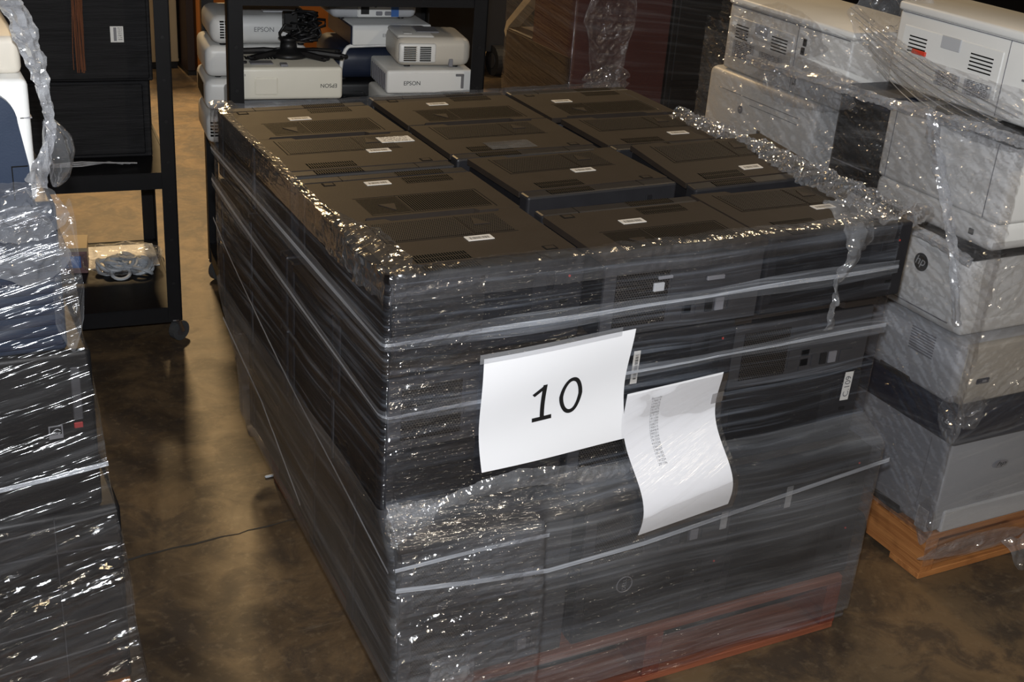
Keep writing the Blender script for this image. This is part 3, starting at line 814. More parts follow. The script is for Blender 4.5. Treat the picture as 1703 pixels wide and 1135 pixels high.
# clear tape over the sheet edges
grid('tape', 4, 2, lambda s, t: (S10(lerp(-.03, .9, s), lerp(-.045, .03, t), .003), (s*.2, t*.02)), 'tape', sg10, True)
grid('tape', 2, 2, lambda s, t: (S2(lerp(.93, 1.06, s), lerp(.16, .24, t), .003), (s*.2, t*.02)), 'tape', sg2, True)
for (x, z, w_, h_) in ((.690, .385, .016, .040), (.845, .405, .016, .050)):
    tag(grid('tape_strip', 2, 3, lambda s, t: (Vector((x+w_*(s-.5), -.072, z+h_*(t-.5))), (s*.02, t*.05)), 'tape', None, True),
        'short strip of clear tape on the film %s' % ('under the inventory list' if x < .7 else 'right of the inventory list'), 'tape')

# ------------------------------------------------------------------ printers on the right-hand pallet
def hp_logo(parent, fn, r, disc='ink', letter='grey_pl', name='logo_disc'):
    vs = [tuple(fn(r*math.cos(2*math.pi*k/28), r*math.sin(2*math.pi*k/28))) for k in range(28)]
    me = bpy.data.meshes.new(name); me.from_pydata(vs, [], [tuple(range(28))]); me.update()
    d = link(name, me, disc, parent)
    n = (Vector(vs[9])-Vector(vs[0])).cross(Vector(vs[18])-Vector(vs[0])).normalized()
    text('logo_letters', 'hp', r*1.45, lambda x, y: fn(x, y+r*.12)+n*.0012, letter, d, .3)
    return d
def left_face(x): return lambda y, z, lift=.0015: Vector((x-lift, y, z))
def slots(parent, x, ys, zs, ln, th, mat='hole', name='vent_slot'):
    for y in ys:
        for z in zs: MB().box(x-.0012, x+.001, y-ln/2, y+ln/2, z-th/2, z+th/2).build(name, mat, parent)

# bottom printer: grey body with the flash falloff darkened into its colour, navy scanner lid
t = thing('laser_printer', 'grey laser printer with a navy lid, lowest of the right-hand stack', 'printer', (1.388, .022, .125))
MB().box(0, .46, 0, .56, .004, .262, .014, 3).build('body', 'dimmed_grey_pl', t, True)
MB().box(-.004, .47, -.010, .57, .238, .330, .016, 3).build('lid', 'navy_pl', t, True)
MB().box(-.002, .03, .10, .19, .0, .022, .003, 2).build('handle_recess', 'black_pl', t)
MB().box(-.0015, .002, .055, .0565, .05, .236).build('panel_seam', 'mgrey_pl', t)
MB().box(-.0015, .03, .012, .050, .0, .060, .003, 1).build('corner_cover', 'grey_pl', t)
MB().box(.03, .44, -.006, .01, .004, .062, .004, 2).build('paper_tray', 'grey_pl', t)
hp_logo(t, lambda a, b: Vector((.178+a*1.05, -.0075, .165+b*.52)), .020, 'mgrey_pl', 'ink')
text('tray_print', 'LaserJet', .018, plane_fn((.15, -.0072, .082), (1, 0, 0), (0, 0, 1)), 'mgrey_pl', t)
# second: pale printer with grille
t = thing('laser_printer', 'pale grey printer with a beige front on the navy-lidded printer', 'printer', (1.380, .040, .456))
MB().box(0, .45, .008, .55, .0, .152, .016, 3).build('body', 'grey_pl', t, True)
MB().box(.018, .45, -.004, .02, .004, .148, .006, 2).build('front_panel', 'beige_pl', t, True)
for k in range(9): MB().box(-.0012, .002, .085, .160, .082+k*.0065, .0852+k*.0065).build('vent_slat', 'mgrey_pl', t)
MB().box(-.002, .02, .135, .235, .0, .014, .002, 1).build('handle_recess', 'black_pl', t)
MB().box(.055, .095, -.0065, 0, .052, .066, .003, 2).build('handle', 'navy_pl', t)
MB().box(.072, .085, -.0075, 0, .056, .062, .001, 1).build('latch', 'mgrey_pl', t)
# third: rounded corner, logo on the side
t = thing('laser_printer', 'light grey printer with a dark round logo on its side, rounded corner', 'printer', (1.372, .070, .612))
MB().box(0, .44, 0, .50, .0, .192, .036, 5).build('body', 'white_pl', t, True)
MB().box(-.003, .45, -.004, .51, .184, .214, .010, 3).build('top_rim', 'black_pl', t, True)
MB().box(.012, .44, -.002, .03, .006, .046, .010, 3).build('paper_tray', 'white_pl', t, True)
hp_logo(t, lambda a, b: Vector((-.0015, .139-a, .133+b)), .021)
MB().box(-.001, .002, .03, .49, .028, .030).build('panel_seam', 'mgrey_pl', t)
# fourth: upper front printer, grey side with seams
t = thing('laser_printer', 'grey printer with a dark lid, second from the top of the right-hand stack', 'printer', (1.374, .030, .828))
MB().box(.004, .45, .006, .375, .0, .064, .016, 3).build('paper_tray', 'white_pl', t, True)
MB().box(0, .45, 0, .375, .062, .232, .012, 3).build('body', 'white_pl', t, True)
MB().box(-.002, .46, -.004, .24, .228, .262, .008, 2).build('lid', 'black_pl', t, True)
MB().box(-.0012, .002, .045, .0465, .068, .228).build('panel_seam', 'mgrey_pl', t)
MB().box(-.0012, .002, .345, .3465, .068, .228).build('panel_seam', 'mgrey_pl', t)
MB().box(-.0012, .002, .060, .072, .024, .036).build('energy_badge', 'ink', t)
hp_logo(t, lambda a, b: Vector((-.0015, .215-a, .160+b)), .008, 'mgrey_pl')
# black printer behind it
t = thing('laser_printer', 'black printer wedged between the grey and white printers, under the film', 'printer', (1.378, .410, .828))
MB().box(0, .42, .006, .165, .0, .215, .012, 2).build('body', 'black_pl', t)
MB().box(-.003, .41, .0, .165, .205, .235, .008, 2).build('lid', 'navy_pl', t)
MB().box(-.002, .002, .03, .15, .055, .058).build('panel_seam', 'mgrey_pl', t)
text('model_print', 'hp1320', .012, plane_fn((-.002, .11, .185), (0, -1, 0), (0, 0, 1)), 'ink_grey', t)
# two beige-white printers of one kind, rear left and front top
def tall_printer(label, loc, dep, h, warm, vent_y, width=.42):
    t = thing('laser_printer', label, 'printer', loc)
    MB().box(0, width, 0, dep, 0, h-.018, .008, 2).build('body', warm, t, True)
    tp = MB().box(-.004, width+.004, -.004, dep+.004, h-.02, h, .006, 2).build('top_cover', 'white_pl', t, True)
    y0, y1 = vent_y
    pn = MB().box(-.0022, .002, y0, y1, .035, h-.048, .0015, 1).build('side_door', 'white_pl', t)
    MB().box(-.004, .0, (y0+y1)/2-.028, (y0+y1)/2+.028, h-.075, h-.048, .001, 1).build('door_grip', 'grey_pl', pn)
    for j in range(5):
        MB().box(-.0032, -.0015, y1-.075, y1-.022, h-.070-.008*j, h-.0672-.008*j).build('vent_slot', 'hole', pn)
        MB().box(-.0032, -.0015, y0+.022, y0+.085, h-.070-.008*j, h-.0672-.008*j).build('vent_slot', 'hole', pn)
    MB().box(-.0012, .002, y0-.012, y0-.0105, .006, h-.022).build('panel_seam', 'mgrey_pl', t)
    MB().box(-.0012, .002, .01, dep-.01, h-.0225, h-.021).build('lid_seam', 'mgrey_pl', t)
    return t, pn
t, pn = tall_printer('white printer at the rear of the right-hand stack, with printed labels on its side', (1.394, .58, .990), .49, .190, 'white_pl', (.21, .47), .30)
for (ya, yb, za, zb, mt) in ((.36, .45, .038, .082, 'print_dark'), (.40, .43, .092, .112, 'print_dark'), (.24, .335, .038, .075, 'print_dark')):
    MB().plate((-.0045, yb, za), (-.0045, ya, za), (-.0045, ya, zb), (-.0045, yb, zb), .0012).build('printed_label', mt, pn)
for (y, z) in ((.168, .132), (.172, .110), (.185, .03)):
    MB().box(-.003, .002, y-.006, y+.006, z-.009, z+.009, .001, 1).build('black_badge', 'ink', t)
t, pn = tall_printer('white printer with a red tag on its side, on top of the right-hand stack', (1.400, -.12, 1.094), .575, .184, 'white_pl', (.26, .55), .20)
MB().box(-.006, .0, .47, .512, .080, .090, .001, 1).build('red_tag', 'red', t)
for (ya, yb, za, zb, mt) in ((.36, .43, .030, .062, 'print_dark'), (.27, .345, .030, .062, 'print_dark')):
    MB().plate((-.0045, yb, za), (-.0045, ya, za), (-.0045, ya, zb), (-.0045, yb, zb), .0012).build('printed_label', mt, pn)
MB().box(-.003, .002, .12, .2, .090, .094).build('tray_catch', 'ink_grey', t)
MB().box(-.003, .002, .12, .124, .094, .105).build('tray_catch', 'ink_grey', t)
t = thing('laser_printer', 'white printer under the rear labelled one, behind the film collar', 'printer', (1.384, .655, .70))
MB().box(0, .44, 0, .46, 0, .288, .020, 4).build('body', 'white_pl', t, True)
MB().box(-.0012, .002, .06, .40, .238, .2395).build('panel_seam', 'mgrey_pl', t)
MB().box(-.0012, .002, .06, .26, .222, .2232).build('panel_seam', 'mgrey_pl', t)
hp_logo(t, lambda a, b: Vector((-.0015, .295-a, .202+b)), .011, 'mgrey_pl')
MB().box(-.003, .002, .20, .212, .155, .168, .001, 1).build('black_badge', 'ink', t)
t = thing('laser_printer', 'white printer at the bottom of the rear column, mostly hidden by computers', 'printer', (1.386, .66, .125))
MB().box(0, .44, 0, .46, 0, .565, .018, 3).build('body', 'white_pl', t, True)
MB().box(-.002, .40, .04, .42, .30, .306).build('panel_seam', 'mgrey_pl', t)

# film around the right-hand pallet
FR = thing('stretch_wrap', 'clear stretch film around the stack of white printers', 'plastic film', (0, 0, 0))
def xl(y, z):      # left skin of the stack
    return 1.366-.004*sstep(.45, .40, z)+.010*math.exp(-((z-.60)/.03)**2)
def fr_left(s, t):
    y = lerp(1.13, .0, s); z = lerp(.135, 1.085, t)
    q = Vector((xl(y, z)+.003*nz(y*3, z*30), y, z)); return q, (1.2-y, z+.15*y)
grid('side_film', 90, 120, fr_left, 'film_white', FR)
def fr_front(s, t):
    x = lerp(1.362, 2.1, s); z = lerp(.06, .86, t); y = .002+.012*sstep(.60, .66, z)+.012*sstep(.4, .5, z)-.004*math.sin(z*30)
    if z < .125: y -= .0
    return Vector((x, y+.003*nz(x*3, z*28, 4)-.002, z)), (x+.2, z-.1*x)
grid('side_film', 70, 100, fr_front, 'film_white', FR)
def cr_patch(name, c, u, v, n, m, a1, a2, parent, f1=40, f2=110, mat='crumple', flat=True):
    c, u, v = Vector(c), Vector(u), Vector(v)
    def fn(s, t):
        q = c+u*(s-.5)*(.85+.35*nz(t*1.3, c.x*9, c.z*7))+v*(t-.5)*(.25+.9*math.sin(math.pi*min(1, max(0, s)))**.6+.3*nz(s*1.9, c.y*5, c.z*9)); e = math.sin(math.pi*s)*math.sin(math.pi*t)
        return q+nvec(q, f1, a1)*(.3+e)+nvec(q, f2, a2)*(.3+e), (s*u.length, t*v.length)
    return grid(name, n, m, fn, mat, parent, not flat)
cr_patch('film_pucker', (1.362, .02, .445), (-.004, -.09, 0), (0, 0, .10), 34, 34, .010, .006, FR)
cr_patch('film_pucker', (1.405, .004, .455), (.10, .0, 0), (0, 0, .07), 34, 28, .010, .006, FR)
cr_patch('film_pucker', (1.376, .03, .165), (0, -.06, 0), (0, 0, .10), 26, 34, .008, .005, FR)
cr_patch('film_pucker', (1.360, .70, 1.035), (0, -.40, .03), (0, .02, .11), 90, 26, .012, .007, FR)
cr_patch('film_pucker', (1.385, .85, 1.13), (0, -.42, .03), (0, .0, .12), 90, 34, .010, .005, FR, 34, 90, 'sparkle')
cr_patch('film_pucker', (1.42, .48, 1.22), (.10, -.25, -.02), (0, .02, .17), 60, 40, .016, .008, FR, 26, 70)
cr_patch('film_pucker', (1.355, .10, 1.075), (0, -.30, .01), (0, .0, .05), 60, 16, .010, .006, FR)
def crinkle(name, fn, nu, nv, f1, a1, f2, a2, parent, mat='sparkle', pf=6):
    def g(s_, t_):
        q, nn, uv = fn(s_, t_); q, nn = Vector(q), Vector(nn)
        am = .35+1.3*max(0, .3+nz(uv[0]*pf, uv[1]*pf*1.6, 3.))
        d = a1*nz(uv[0]*f1[0], uv[1]*f1[1], 1.)+a2*nz(uv[0]*f2[0], uv[1]*f2[1], 2.)
        return q+nn*d*am, uv
    return grid(name, nu, nv, g, mat, parent, False)
crinkle('film_wrinkle', lambda s_, t_: ((1.358, lerp(1.12, -.01, s_), lerp(.62, 1.09, t_)+.06*(.5-s_)*t_), (-1, 0, 0), (s_*1.13, lerp(.62, 1.09, t_)+.35*s_)), 240, 120, (22, 60), .010, (70, 150), .0032, FR)
crinkle('film_wrinkle', lambda s_, t_: ((lerp(1.36, 1.95, s_), -.004+.01*t_, lerp(.40, .84, t_)), (0, -1, 0), (s_*.6, lerp(.4, .84, t_)-.25*s_)), 110, 90, (20, 60), .009, (60, 140), .003, FR)
crinkle('film_wrinkle', lambda s_, t_: ((1.386+.01*s_, lerp(1.10, -.10, s_), lerp(1.09, 1.17, t_)), (-1, 0, 0), (s_*1.2, t_*.1+.3*s_)), 200, 30, (20, 60), .010, (60, 140), .003, FR)
crinkle('film_wrinkle', lambda s_, t_: ((1.3595, lerp(.45, -.004, s_), lerp(.14, .62, t_)), (-1, 0, 0), (s_*.45, lerp(.14, .62, t_)+.3*s_)), 70, 110, (20, 60), .0045, (70, 150), .0022, FR)
# fan of stretched film over the upper printers
def fan(s, t):
    a = Vector((1.39, .60, 1.245)).lerp(Vector((1.40, .46, 1.13)), t); b = Vector((1.362, .02, 1.135)).lerp(Vector((1.360, .16, 1.060)), t)
    q = a.lerp(b, s)+Vector((-.012*math.sin(math.pi*s), 0, -.010*math.sin(math.pi*s)))
    return q+Vector((.002*nz(t*20, s*2), 0, .002*nz(t*26, s*2, 4))), (s*.6, t*.12)
grid('film_fan', 70, 40, fan, 'film_white', FR)
def rope(name, pts, r, parent, mat='rope', n=70, m=10, lump=.5, fine=.003):
    P = [Vector(p) for p in pts]; k = len(P)-1
    def at(s):
        x = s*k; i = min(int(x), k-1); f_ = x-i
        p0, p1, p2, p3 = P[max(i-1, 0)], P[i], P[i+1], P[min(i+2, k)]
        return .5*((2*p1)+(-p0+p2)*f_+(2*p0-5*p1+4*p2-p3)*f_*f_+(-p0+3*p1-3*p2+p3)*f_**3)
    def fn(s, t):
        p = at(s); d = (at(min(1, s+.01))-at(max(0, s-.01))).normalized()
        a = d.cross(Vector((.3, .2, 1))).normalized(); b = a.cross(d)
        an = 2*math.pi*t; rr = (r(s) if callable(r) else r)*(1+lump*.6*math.sin(3*an+s*9)+lump*nz(math.cos(an)*1.5, math.sin(an)*1.5, s*22))
        q = p+(a*math.cos(an)+b*math.sin(an))*rr; 
        return q+nvec(q, 120, fine), (t*.06, s*.5)
    return grid(name, n, m, fn, mat, parent, False)
rope('film_rope', [(1.356, .255, 1.075), (1.352, .225, 1.01), (1.352, .187, .945), (1.350, .150, .885), (1.350, .117, .831), (1.352, .085, .745), (1.356, .058, .655)], lambda s: .013-.005*s, FR)
rope('film_rope', [(1.360, .92, 1.045), (1.352, .74, 1.055), (1.350, .56, 1.062), (1.350, .40, 1.066), (1.352, .26, 1.070)], .011, FR)
rope('film_rope', [(1.352, .26, 1.070), (1.350, .14, 1.078), (1.350, .0, 1.084), (1.355, -.12, 1.09)], .010, FR)
rope('film_rope', [(1.10, -.02, .965), (1.18, .10, .90), (1.26, .20, .850), (1.345, .27, .822), (1.352, .16, .815), (1.352, .06, .80)], lambda s: .018-.009*s, FILM)
for k in range(7):
    a = Vector((1.385, .60-.02*k, 1.235-.018*k)); b = Vector((1.356, .03+.02*k, 1.125-.012*k))
    MB().tube([a.lerp(b, i/6)+Vector((-.013*math.sin(math.pi*i/6), 0, -.010*math.sin(math.pi*i/6))) for i in range(7)], .0012, 5).build('film_strand', 'crumple', FR)
grid('film_scrap', 20, 10, lambda s, t: ((lambda q: q+nvec(q, 40, .008))(Vector((1.62+.07*s, -.005-.06*t, .075-.05*t))), (s*.07, t*.06)), 'crumple', FR, False)
cr_patch('film_pucker', (1.52, -.002, .09), (.34, 0, 0), (0, 0, .05), 50, 10, .006, .003, FR)

# ------------------------------------------------------------------ left-hand pallet
def lbox(label, x1, z0, z1, mat, w=.60, y0=.205, d=.5, r=.010):
    t = thing('laser_printer', label, 'printer', (x1, y0, z0))
    MB().box(-w, 0, 0, d, 0, z1-z0, r, 3).build('body', mat, t, True)
    return t
t = lbox('black printer at the bottom of the left-hand stack', -.396, .12, .495, 'black_pl', .7)
MB().box(-.11, -.1085, -.0015, .002, .0, .37).build('door_seam', 'metal_dull', t)
MB().box(-.65, -.01, -.0015, .002, .30, .3025).build('drawer_seam', 'metal_dull', t)
t = lbox('black printer with a small energy label, second of the left-hand stack', -.424, .497, .795, 'black_pl', .65)
st = MB().plate((-.076, -.002, .146), (-.054, -.002, .146), (-.054, -.002, .170), (-.076, -.002, .170), .001).build('energy_label', 'ink_grey', t)
MB().plate((-.074, -.0025, .154), (-.056, -.0025, .154), (-.056, -.0025, .168), (-.074, -.0025, .168), .0004).build('label_field', 'ink', st)
arc = [(-.072+.014*k/8, -.0032, .157+.007*math.sin(math.pi*k/10)) for k in range(9)]
MB().tube(arc, .0007, 5).build('label_swoosh', 'ink_light', st)
text('label_text', 'energy', .0052, plane_fn((-.065, -.0032, .157), (1, 0, 0), (0, 0, 1)), 'ink_light', st)
MB().box(-.036, -.022, -.003, .01, .160, .170, .001, 1).build('red_tab', 'dull_red', t)
MB().box(-.036, -.020, -.0015, .01, .173, .27, .002, 1).build('corner_post', 'metal_dull', t)
t = lbox('dark blue printer, third of the left-hand stack', -.458, .797, 1.045, 'blue_pl', .6)
for k in range(9): MB().box(-.5, -.006, -.003, .003, .012+k*.018, .020+k*.018, .002, 1).build('front_rib', 'navy_pl', t)
text('front_print', 'HP LaserJet', .013, plane_fn((-.074, -.004, .120), (-1, 0, .0), (0, 0, -1)), 'ink_grey', t)
t = thing('laser_printer', 'white printer with a dark blue front panel on top of the left-hand stack', 'printer', (-.482, .205, 1.047))
MB().box(-.5, 0, 0, .42, 0, .185, .010, 3).build('body', 'white_pl', t, True)
MB().box(-.5, -.003, .03, .42, .185, .240, .010, 3).build('top_cover', 'beige_pl', t, True)
MB().box(-.5, -.036, .0, .05, .183, .206, .006, 2).build('control_panel', 'cream_pl', t, True)
poly = [(-.5, .0), (-.010, .0), (-.010, .06)]+[(-.020-.040*(1-math.cos(math.pi*k/16)), .125+.045*math.sin(math.pi*k/16)) for k in range(9)]+[(-.5, .172)]
MB().prism(poly, 'y', -.012, .004).build('front_panel', 'blue_pl', t)
MB().box(-.035, -.0335, -.0135, .0, .01, .06).build('panel_seam', 'hole', t)
MB().box(-.035, -.012, -.0135, .0, .06, .0615).build('panel_seam', 'hole', t)
MB().box(-.015, .0012, .0, .3, .128, .1295).build('body_seam', 'mgrey_pl', t)
FL = thing('stretch_wrap', 'clear stretch film around the dark printers of the left-hand stack', 'plastic film', (0, 0, 0))
def lx1(z): return -.474+.036*sstep(1.06, .88, z)+.022*sstep(.85, .60, z)+.028*sstep(.62, .30, z)+.02*sstep(.3, .05, z)
def fl_front(s, t):
    z = lerp(.05, 1.075, t); x = lerp(-1.2, lx1(z), s)
    y = .194-.012*sstep(.9, .5, z)-.006*sstep(.5, .1, z)+.0035*nz(x*4, z*34)+.0015*nz(x*8, z*90)
    return Vector((x, y, z)), (x+1.3, z-.22*x)
grid('side_film', 120, 190, fl_front, 'film_dark', FL)
def fl_side(s, t):
    z = lerp(.05, 1.075, t); y = lerp(.186, 1.0, s); k = sstep(0, .15, s)
    x = lx1(z)+.010*k+.004*nz(y*20, z*6)
    return Vector((x, y, z)), (y, z*.5)
grid('side_film', 40, 60, fl_side, 'film_thin', FL)
crinkle('film_wrinkle', lambda s_, t_: ((lerp(-1.1, lx1(lerp(.09, .50, t_))-.004, s_), .174, lerp(.09, .50, t_)), (0, -1, 0), (s_*.7, lerp(.09, .50, t_)-.16*s_)), 90, 110, (7, 60), .016, (20, 120), .003, FL)
for z0, wd in ((.595, .009), (.50, .004), (.30, .003), (.235, .004)):
    ribbon('film_band', [(Vector((x, .176-.004*math.sin(x*9), z0+.10*(x+.45))), Vector((0, -1, 0))) for x in (-.95, -.8, -.65, -.5, lx1(z0)+.0)], wd, 'band' if wd > .008 else 'film_thin', FL, 60)
rope('film_rope', [(-.520, .165, 1.40), (-.498, .165, 1.35), (-.482, .165, 1.30), (-.472, .165, 1.25), (-.464, .168, 1.20), (-.462, .17, 1.16), (-.474, .17, 1.12), (-.488, .168, 1.085)], lambda s: .010+.004*math.sin(s*7), FL, n=110, m=12)
def bulge(s, t):
    an = 2*math.pi*s; r = .024*math.sin(math.pi*min(1, .08+t*.9))**.8
    q = Vector((-.462+.012*math.sin(t*3)+r*math.cos(an)*.9, .175+r*math.sin(an), lerp(1.178, 1.078, t)))
    return q+nvec(q, 45, .006)+Vector((.002*math.sin(an*9), 0, 0)), (s*.15, t*.1)
grid('film_bulge', 40, 26, bulge, 'bag', FL, True)
cr_patch('film_pucker', (-.535, .172, 1.045), (.20, -.01, .0), (0, 0, .085), 60, 30, .016, .008, FL)
cr_patch('film_pucker', (-.525, .178, .985), (.15, -.01, .0), (0, 0, .10), 46, 26, .010, .006, FL, 30, 80)
cr_patch('film_pucker', (-.452, .182, .93), (.05, .0, .0), (.01, 0, .22), 14, 50, .010, .004, FL, 20, 70, 'film_thin')
cr_patch('film_pucker', (-.56, .17, 1.36), (.10, 0, 0), (.02, 0, .12), 30, 30, .014, .007, FL, 30, 80)

# ------------------------------------------------------------------ trolleys
def caster(parent, x, y, zt, r=.032, ang=0.0, mat='rubber'):
    c = MB().cyl((x, y, zt-.004), (x, y, zt), .022, n=14).build('caster', 'metal', parent)
    ca, sa = math.cos(ang), math.sin(ang); ox, oy = x+.014*ca, y+.014*sa
    for s_ in (-1, 1):
        px, py = -sa*s_*.016, ca*s_*.016
        MB().tube([(x+px, y+py, zt-.004), (ox+px, oy+py, r)], [.008, .006], 8).build('fork', 'metal', c)
    MB().cyl((ox+sa*.011, oy-ca*.011, r), (ox-sa*.011, oy+ca*.011, r), r, n=24).build('wheel', mat, c, False)
    MB().cyl((ox+sa*.0125, oy-ca*.0125, r), (ox-sa*.0125, oy+ca*.0125, r), r*.5, n=16).build('hub', 'metal_dull', c)
def trolley(label, loc, rotz, w, d, shelves, h, wheel=.032, cas=.10):
    t = thing('utility_trolley', label, 'trolley', loc, rotz)
    for (x, y) in ((0, 0), (w-.042, 0), (0, d-.042), (w-.042, d-.042)):
        sx = 1 if x == 0 else -1; sy = 1 if y == 0 else -1; X = x if sx > 0 else x+.042; Y = y if sy > 0 else y+.042
        m = MB(); m.box(min(X, X+sx*.042), max(X, X+sx*.042), min(Y, Y+sy*.004), max(Y, Y+sy*.004), .075, h); m.box(min(X, X+sx*.004), max(X, X+sx*.004), min(Y, Y+sy*.042), max(Y, Y+sy*.042), .075, h)
        p = m.build('post', 'black_metal', t)
        for z in (.20, .34, .46, .58, .70, .82, .94):
            if z < h: MB().cyl((X+sx*.022, Y-sy*.002, z), (X+sx*.022, Y+sy*.001, z), .005, n=8).build('bolt', 'black_pl', p)
        caster(t, X+sx*.02, Y+sy*.02, .078, wheel, .6)
    for z in shelves:
        m = MB().box(.002, w-.002, .002, d-.002, z-.004, z)
        sh = m.build('shelf', 'black_metal', t)
        for (a, b, c_, e) in ((.004, w-.004, .004, .010), (.004, w-.004, d-.010, d-.004), (.004, .010, .004, d-.004), (w-.010, w-.004, .004, d-.004)):
            MB().box(a, b, c_, e, z-.048, z+.002).build('shelf_lip', 'black_metal', sh)
    return t
R1 = math.radians(-5); c1, s1 = math.cos(R1), math.sin(R1); W1 = .78
cart1_o = Vector((.078-W1*c1, 1.85-W1*s1, 0))
trolley('black steel trolley on the left, holding black cabinets and a bag of grey rings', cart1_o, R1, W1, .61, (.118, .546, 1.32), 1.36)
def c1p(x, y, z): return Vector((cart1_o.x+c1*x-s1*y, cart1_o.y+s1*x+c1*y, z))
t = thing('black_cabinet', 'lower black wood-grain cabinet on the left trolley', 'cabinet', c1p(.34, .17, .548), R1)
MB().box(-.30, .395, 0, .42, 0, .232, .004, 1).build('body', 'black_wood', t)
MB().box(-.29, .375, -.008, .0, .012, .222, .003, 1).build('front_panel', 'black_wood', t)
t = thing('black_cabinet', 'upper black wood-grain cabinet with a white barcode sticker, on the left trolley', 'cabinet', c1p(.34, .15, .782), R1)
MB().box(-.30, .405, 0, .44, 0, .50, .004, 1).build('body', 'black_wood', t)
MB().box(-.29, .395, -.008, .0, .008, .492, .003, 1).build('front_panel', 'black_wood', t)
stk = MB().plate((.292, -.010, .115), (.328, -.010, .115), (.328, -.010, .160), (.292, -.010, .160), .001).build('barcode_sticker', 'white_pl', t)
MB().plate((.301, -.0112, .119), (.309, -.0112, .119), (.309, -.0112, .157), (.301, -.0112, .157), .0008).build('barcode_bars', 'mgrey_pl', stk)
MB().plate((.311, -.0112, .119), (.326, -.0112, .119), (.326, -.0112, .157), (.311, -.0112, .157), .0008).build('sticker_print', 'print', stk)
t = thing('cable_bundle', 'bundle of thin brown wires hanging down the upper black cabinet', 'cable', c1p(.545, .130, 1.27))
rnd = random.Random(8)
for k in range(16):
    x0 = rnd.uniform(-.022, .022); ph = rnd.uniform(0, 6)
    MB().tube([(x0*(1+.25*math.sin(i*.9+ph))*(1.0 if i < 4 else .75), -.004*abs(math.sin(i+ph))-rnd.uniform(0, .006), .05-i*.062-rnd.uniform(0, .01)) for i in range(9)], .0014, 5).build('wire', 'copper', t)
def loose_wires():
    t = thing('grey_cable', 'loose grey wires lying on the left trolley shelf', 'cable', c1p(.62, .08, .552))
    for k in range(3):
        MB().tube([(-.18, -.05+.02*k, .03-.01*k), (-.10, -.03, .026-.006*k), (-.02, -.01+.004*k, .012), (.06-.02*k, .0, .003)], .0022, 6).build('wire', 'cable_grey', t)
loose_wires()
# lower shelf: white card, carton, bag of rings
t = thing('white_card', 'white sheet of card on the lower shelf of the left trolley', 'card', c1p(.685, .46, .1185), R1)
MB().box(-.17, .075, -.10, .10, 0, .003).build('sheet', 'white_pl', t)
t = thing('printed_carton', 'small dark printed carton on the lower shelf of the left trolley', 'box', c1p(.47, .40, .1185), R1-.1)
MB().box(-.07, .07, -.06, .06, 0, .085, .002, 1).build('body', 'pkg', t)
MB().box(-.071, .071, -.061, .061, .075, .087).build('lid', 'kraft', t)
MB().plate((-.05, -.0615, .02), (.05, -.0615, .02), (.05, -.0615, .06), (-.05, -.0615, .06), .0005).build('printed_panel', 'blue_port', t)
rnd = random.Random(3); k = 0
bagc = c1p(.64, .33, .1225)
for k in range(20):
    a = rnd.uniform(0, 6.28); rr = rnd.uniform(0, 1)**.6; R_ = rnd.uniform(.018, .032)
    x, y = bagc.x+rr*.085*math.cos(a), bagc.y+rr*.055*math.sin(a); z = bagc.z+.008+(.045*(1-rr))*rnd.uniform(.3, 1)
    o = MB().torus((0, 0, 0), R_, rnd.uniform(.004, .008), 'z', 18, 6).build('grey_ring', 'ring_grey')
    o.location = (x, y, z); o.rotation_euler = (rnd.uniform(-.7, .7), rnd.uniform(-.7, .7), 0)
    tag(o, 'grey plastic ring in the clear bag on the left trolley', 'ring', 'grey rings in the clear bag')
def bag(s, t):
    an = 2*math.pi*s; ph = math.pi*t; q = Vector((bagc.x+.125*math.cos(an)*math.sin(ph), bagc.y+.085*math.sin(an)*math.sin(ph), bagc.z+.032-.032*math.cos(ph)*1.05+.03*(1 if t > .5 else 0)*math.sin(ph)*.8*math.sin(ph)))
    q += nvec(q, 26, .010)+nvec(q, 70, .005); q.z = max(q.z, .121); return q, (s*.4, t*.2)
tag(grid('plastic_bag', 44, 22, bag, 'bag', None, False), 'crumpled clear plastic bag of grey rings on the left trolley', 'bag')

R2 = math.radians(-7.2); c2, s2 = math.cos(R2), math.sin(R2)
cart2_o = Vector((.200, 1.70, 0))
def c2p(x, y, z): return Vector((cart2_o.x+c2*x-s2*y, cart2_o.y+s2*x+c2*y, z))
trolley('black steel trolley behind the computers, loaded with white projectors', cart2_o, R2, .745, .64, (.13, .565, 1.10), 1.14, .036)

# ------------------------------------------------------------------ projectors
def projector(label, x, y, z, w, d, h, mat, r=.016, rz=0.0, top=None, txt=None, txt_at=None, flipx=False, vents=None, seg=4, txt_mat='ink_grey', tsize=.016, tilt=None):
    t = thing('projector', label, 'projector', c2p(x, y, z), R2+rz)
    if tilt: t.rotation_euler = (tilt[0], tilt[1], R2+rz)
    MB().box(-w/2, w/2, 0, d, .006, h, r, seg).build('body', mat, t, True)
    for (fx, fy) in ((-w/2+.04, .04), (w/2-.04, .04), (0, d-.04)):
        MB().cyl((fx, fy, 0), (fx, fy, .012), .010, n=10).build('foot', 'black_pl', t)
    if txt:
        fl = -1 if flipx else 1
        text('brand_lettering', txt, tsize, plane_fn((txt_at[0], -.0012, txt_at[1]), (fl, 0, 0), (0, 0, fl)), txt_mat, t)
    return t
def vgrid(t, x0, x1, z0, z1, nx, nz_, mat='hole', y=-.0008, slat=.55):
    for i in range(nx):
        for j in range(nz_):
            a = x0+(x1-x0)*i/nx; b = a+(x1-x0)/nx*.82; c_ = z0+(z1-z0)*j/nz_; e = c_+(z1-z0)/nz_*slat
            MB().box(a, b, y, y+.004, c_, e).build('vent_slot', mat, t)
ZS = .566
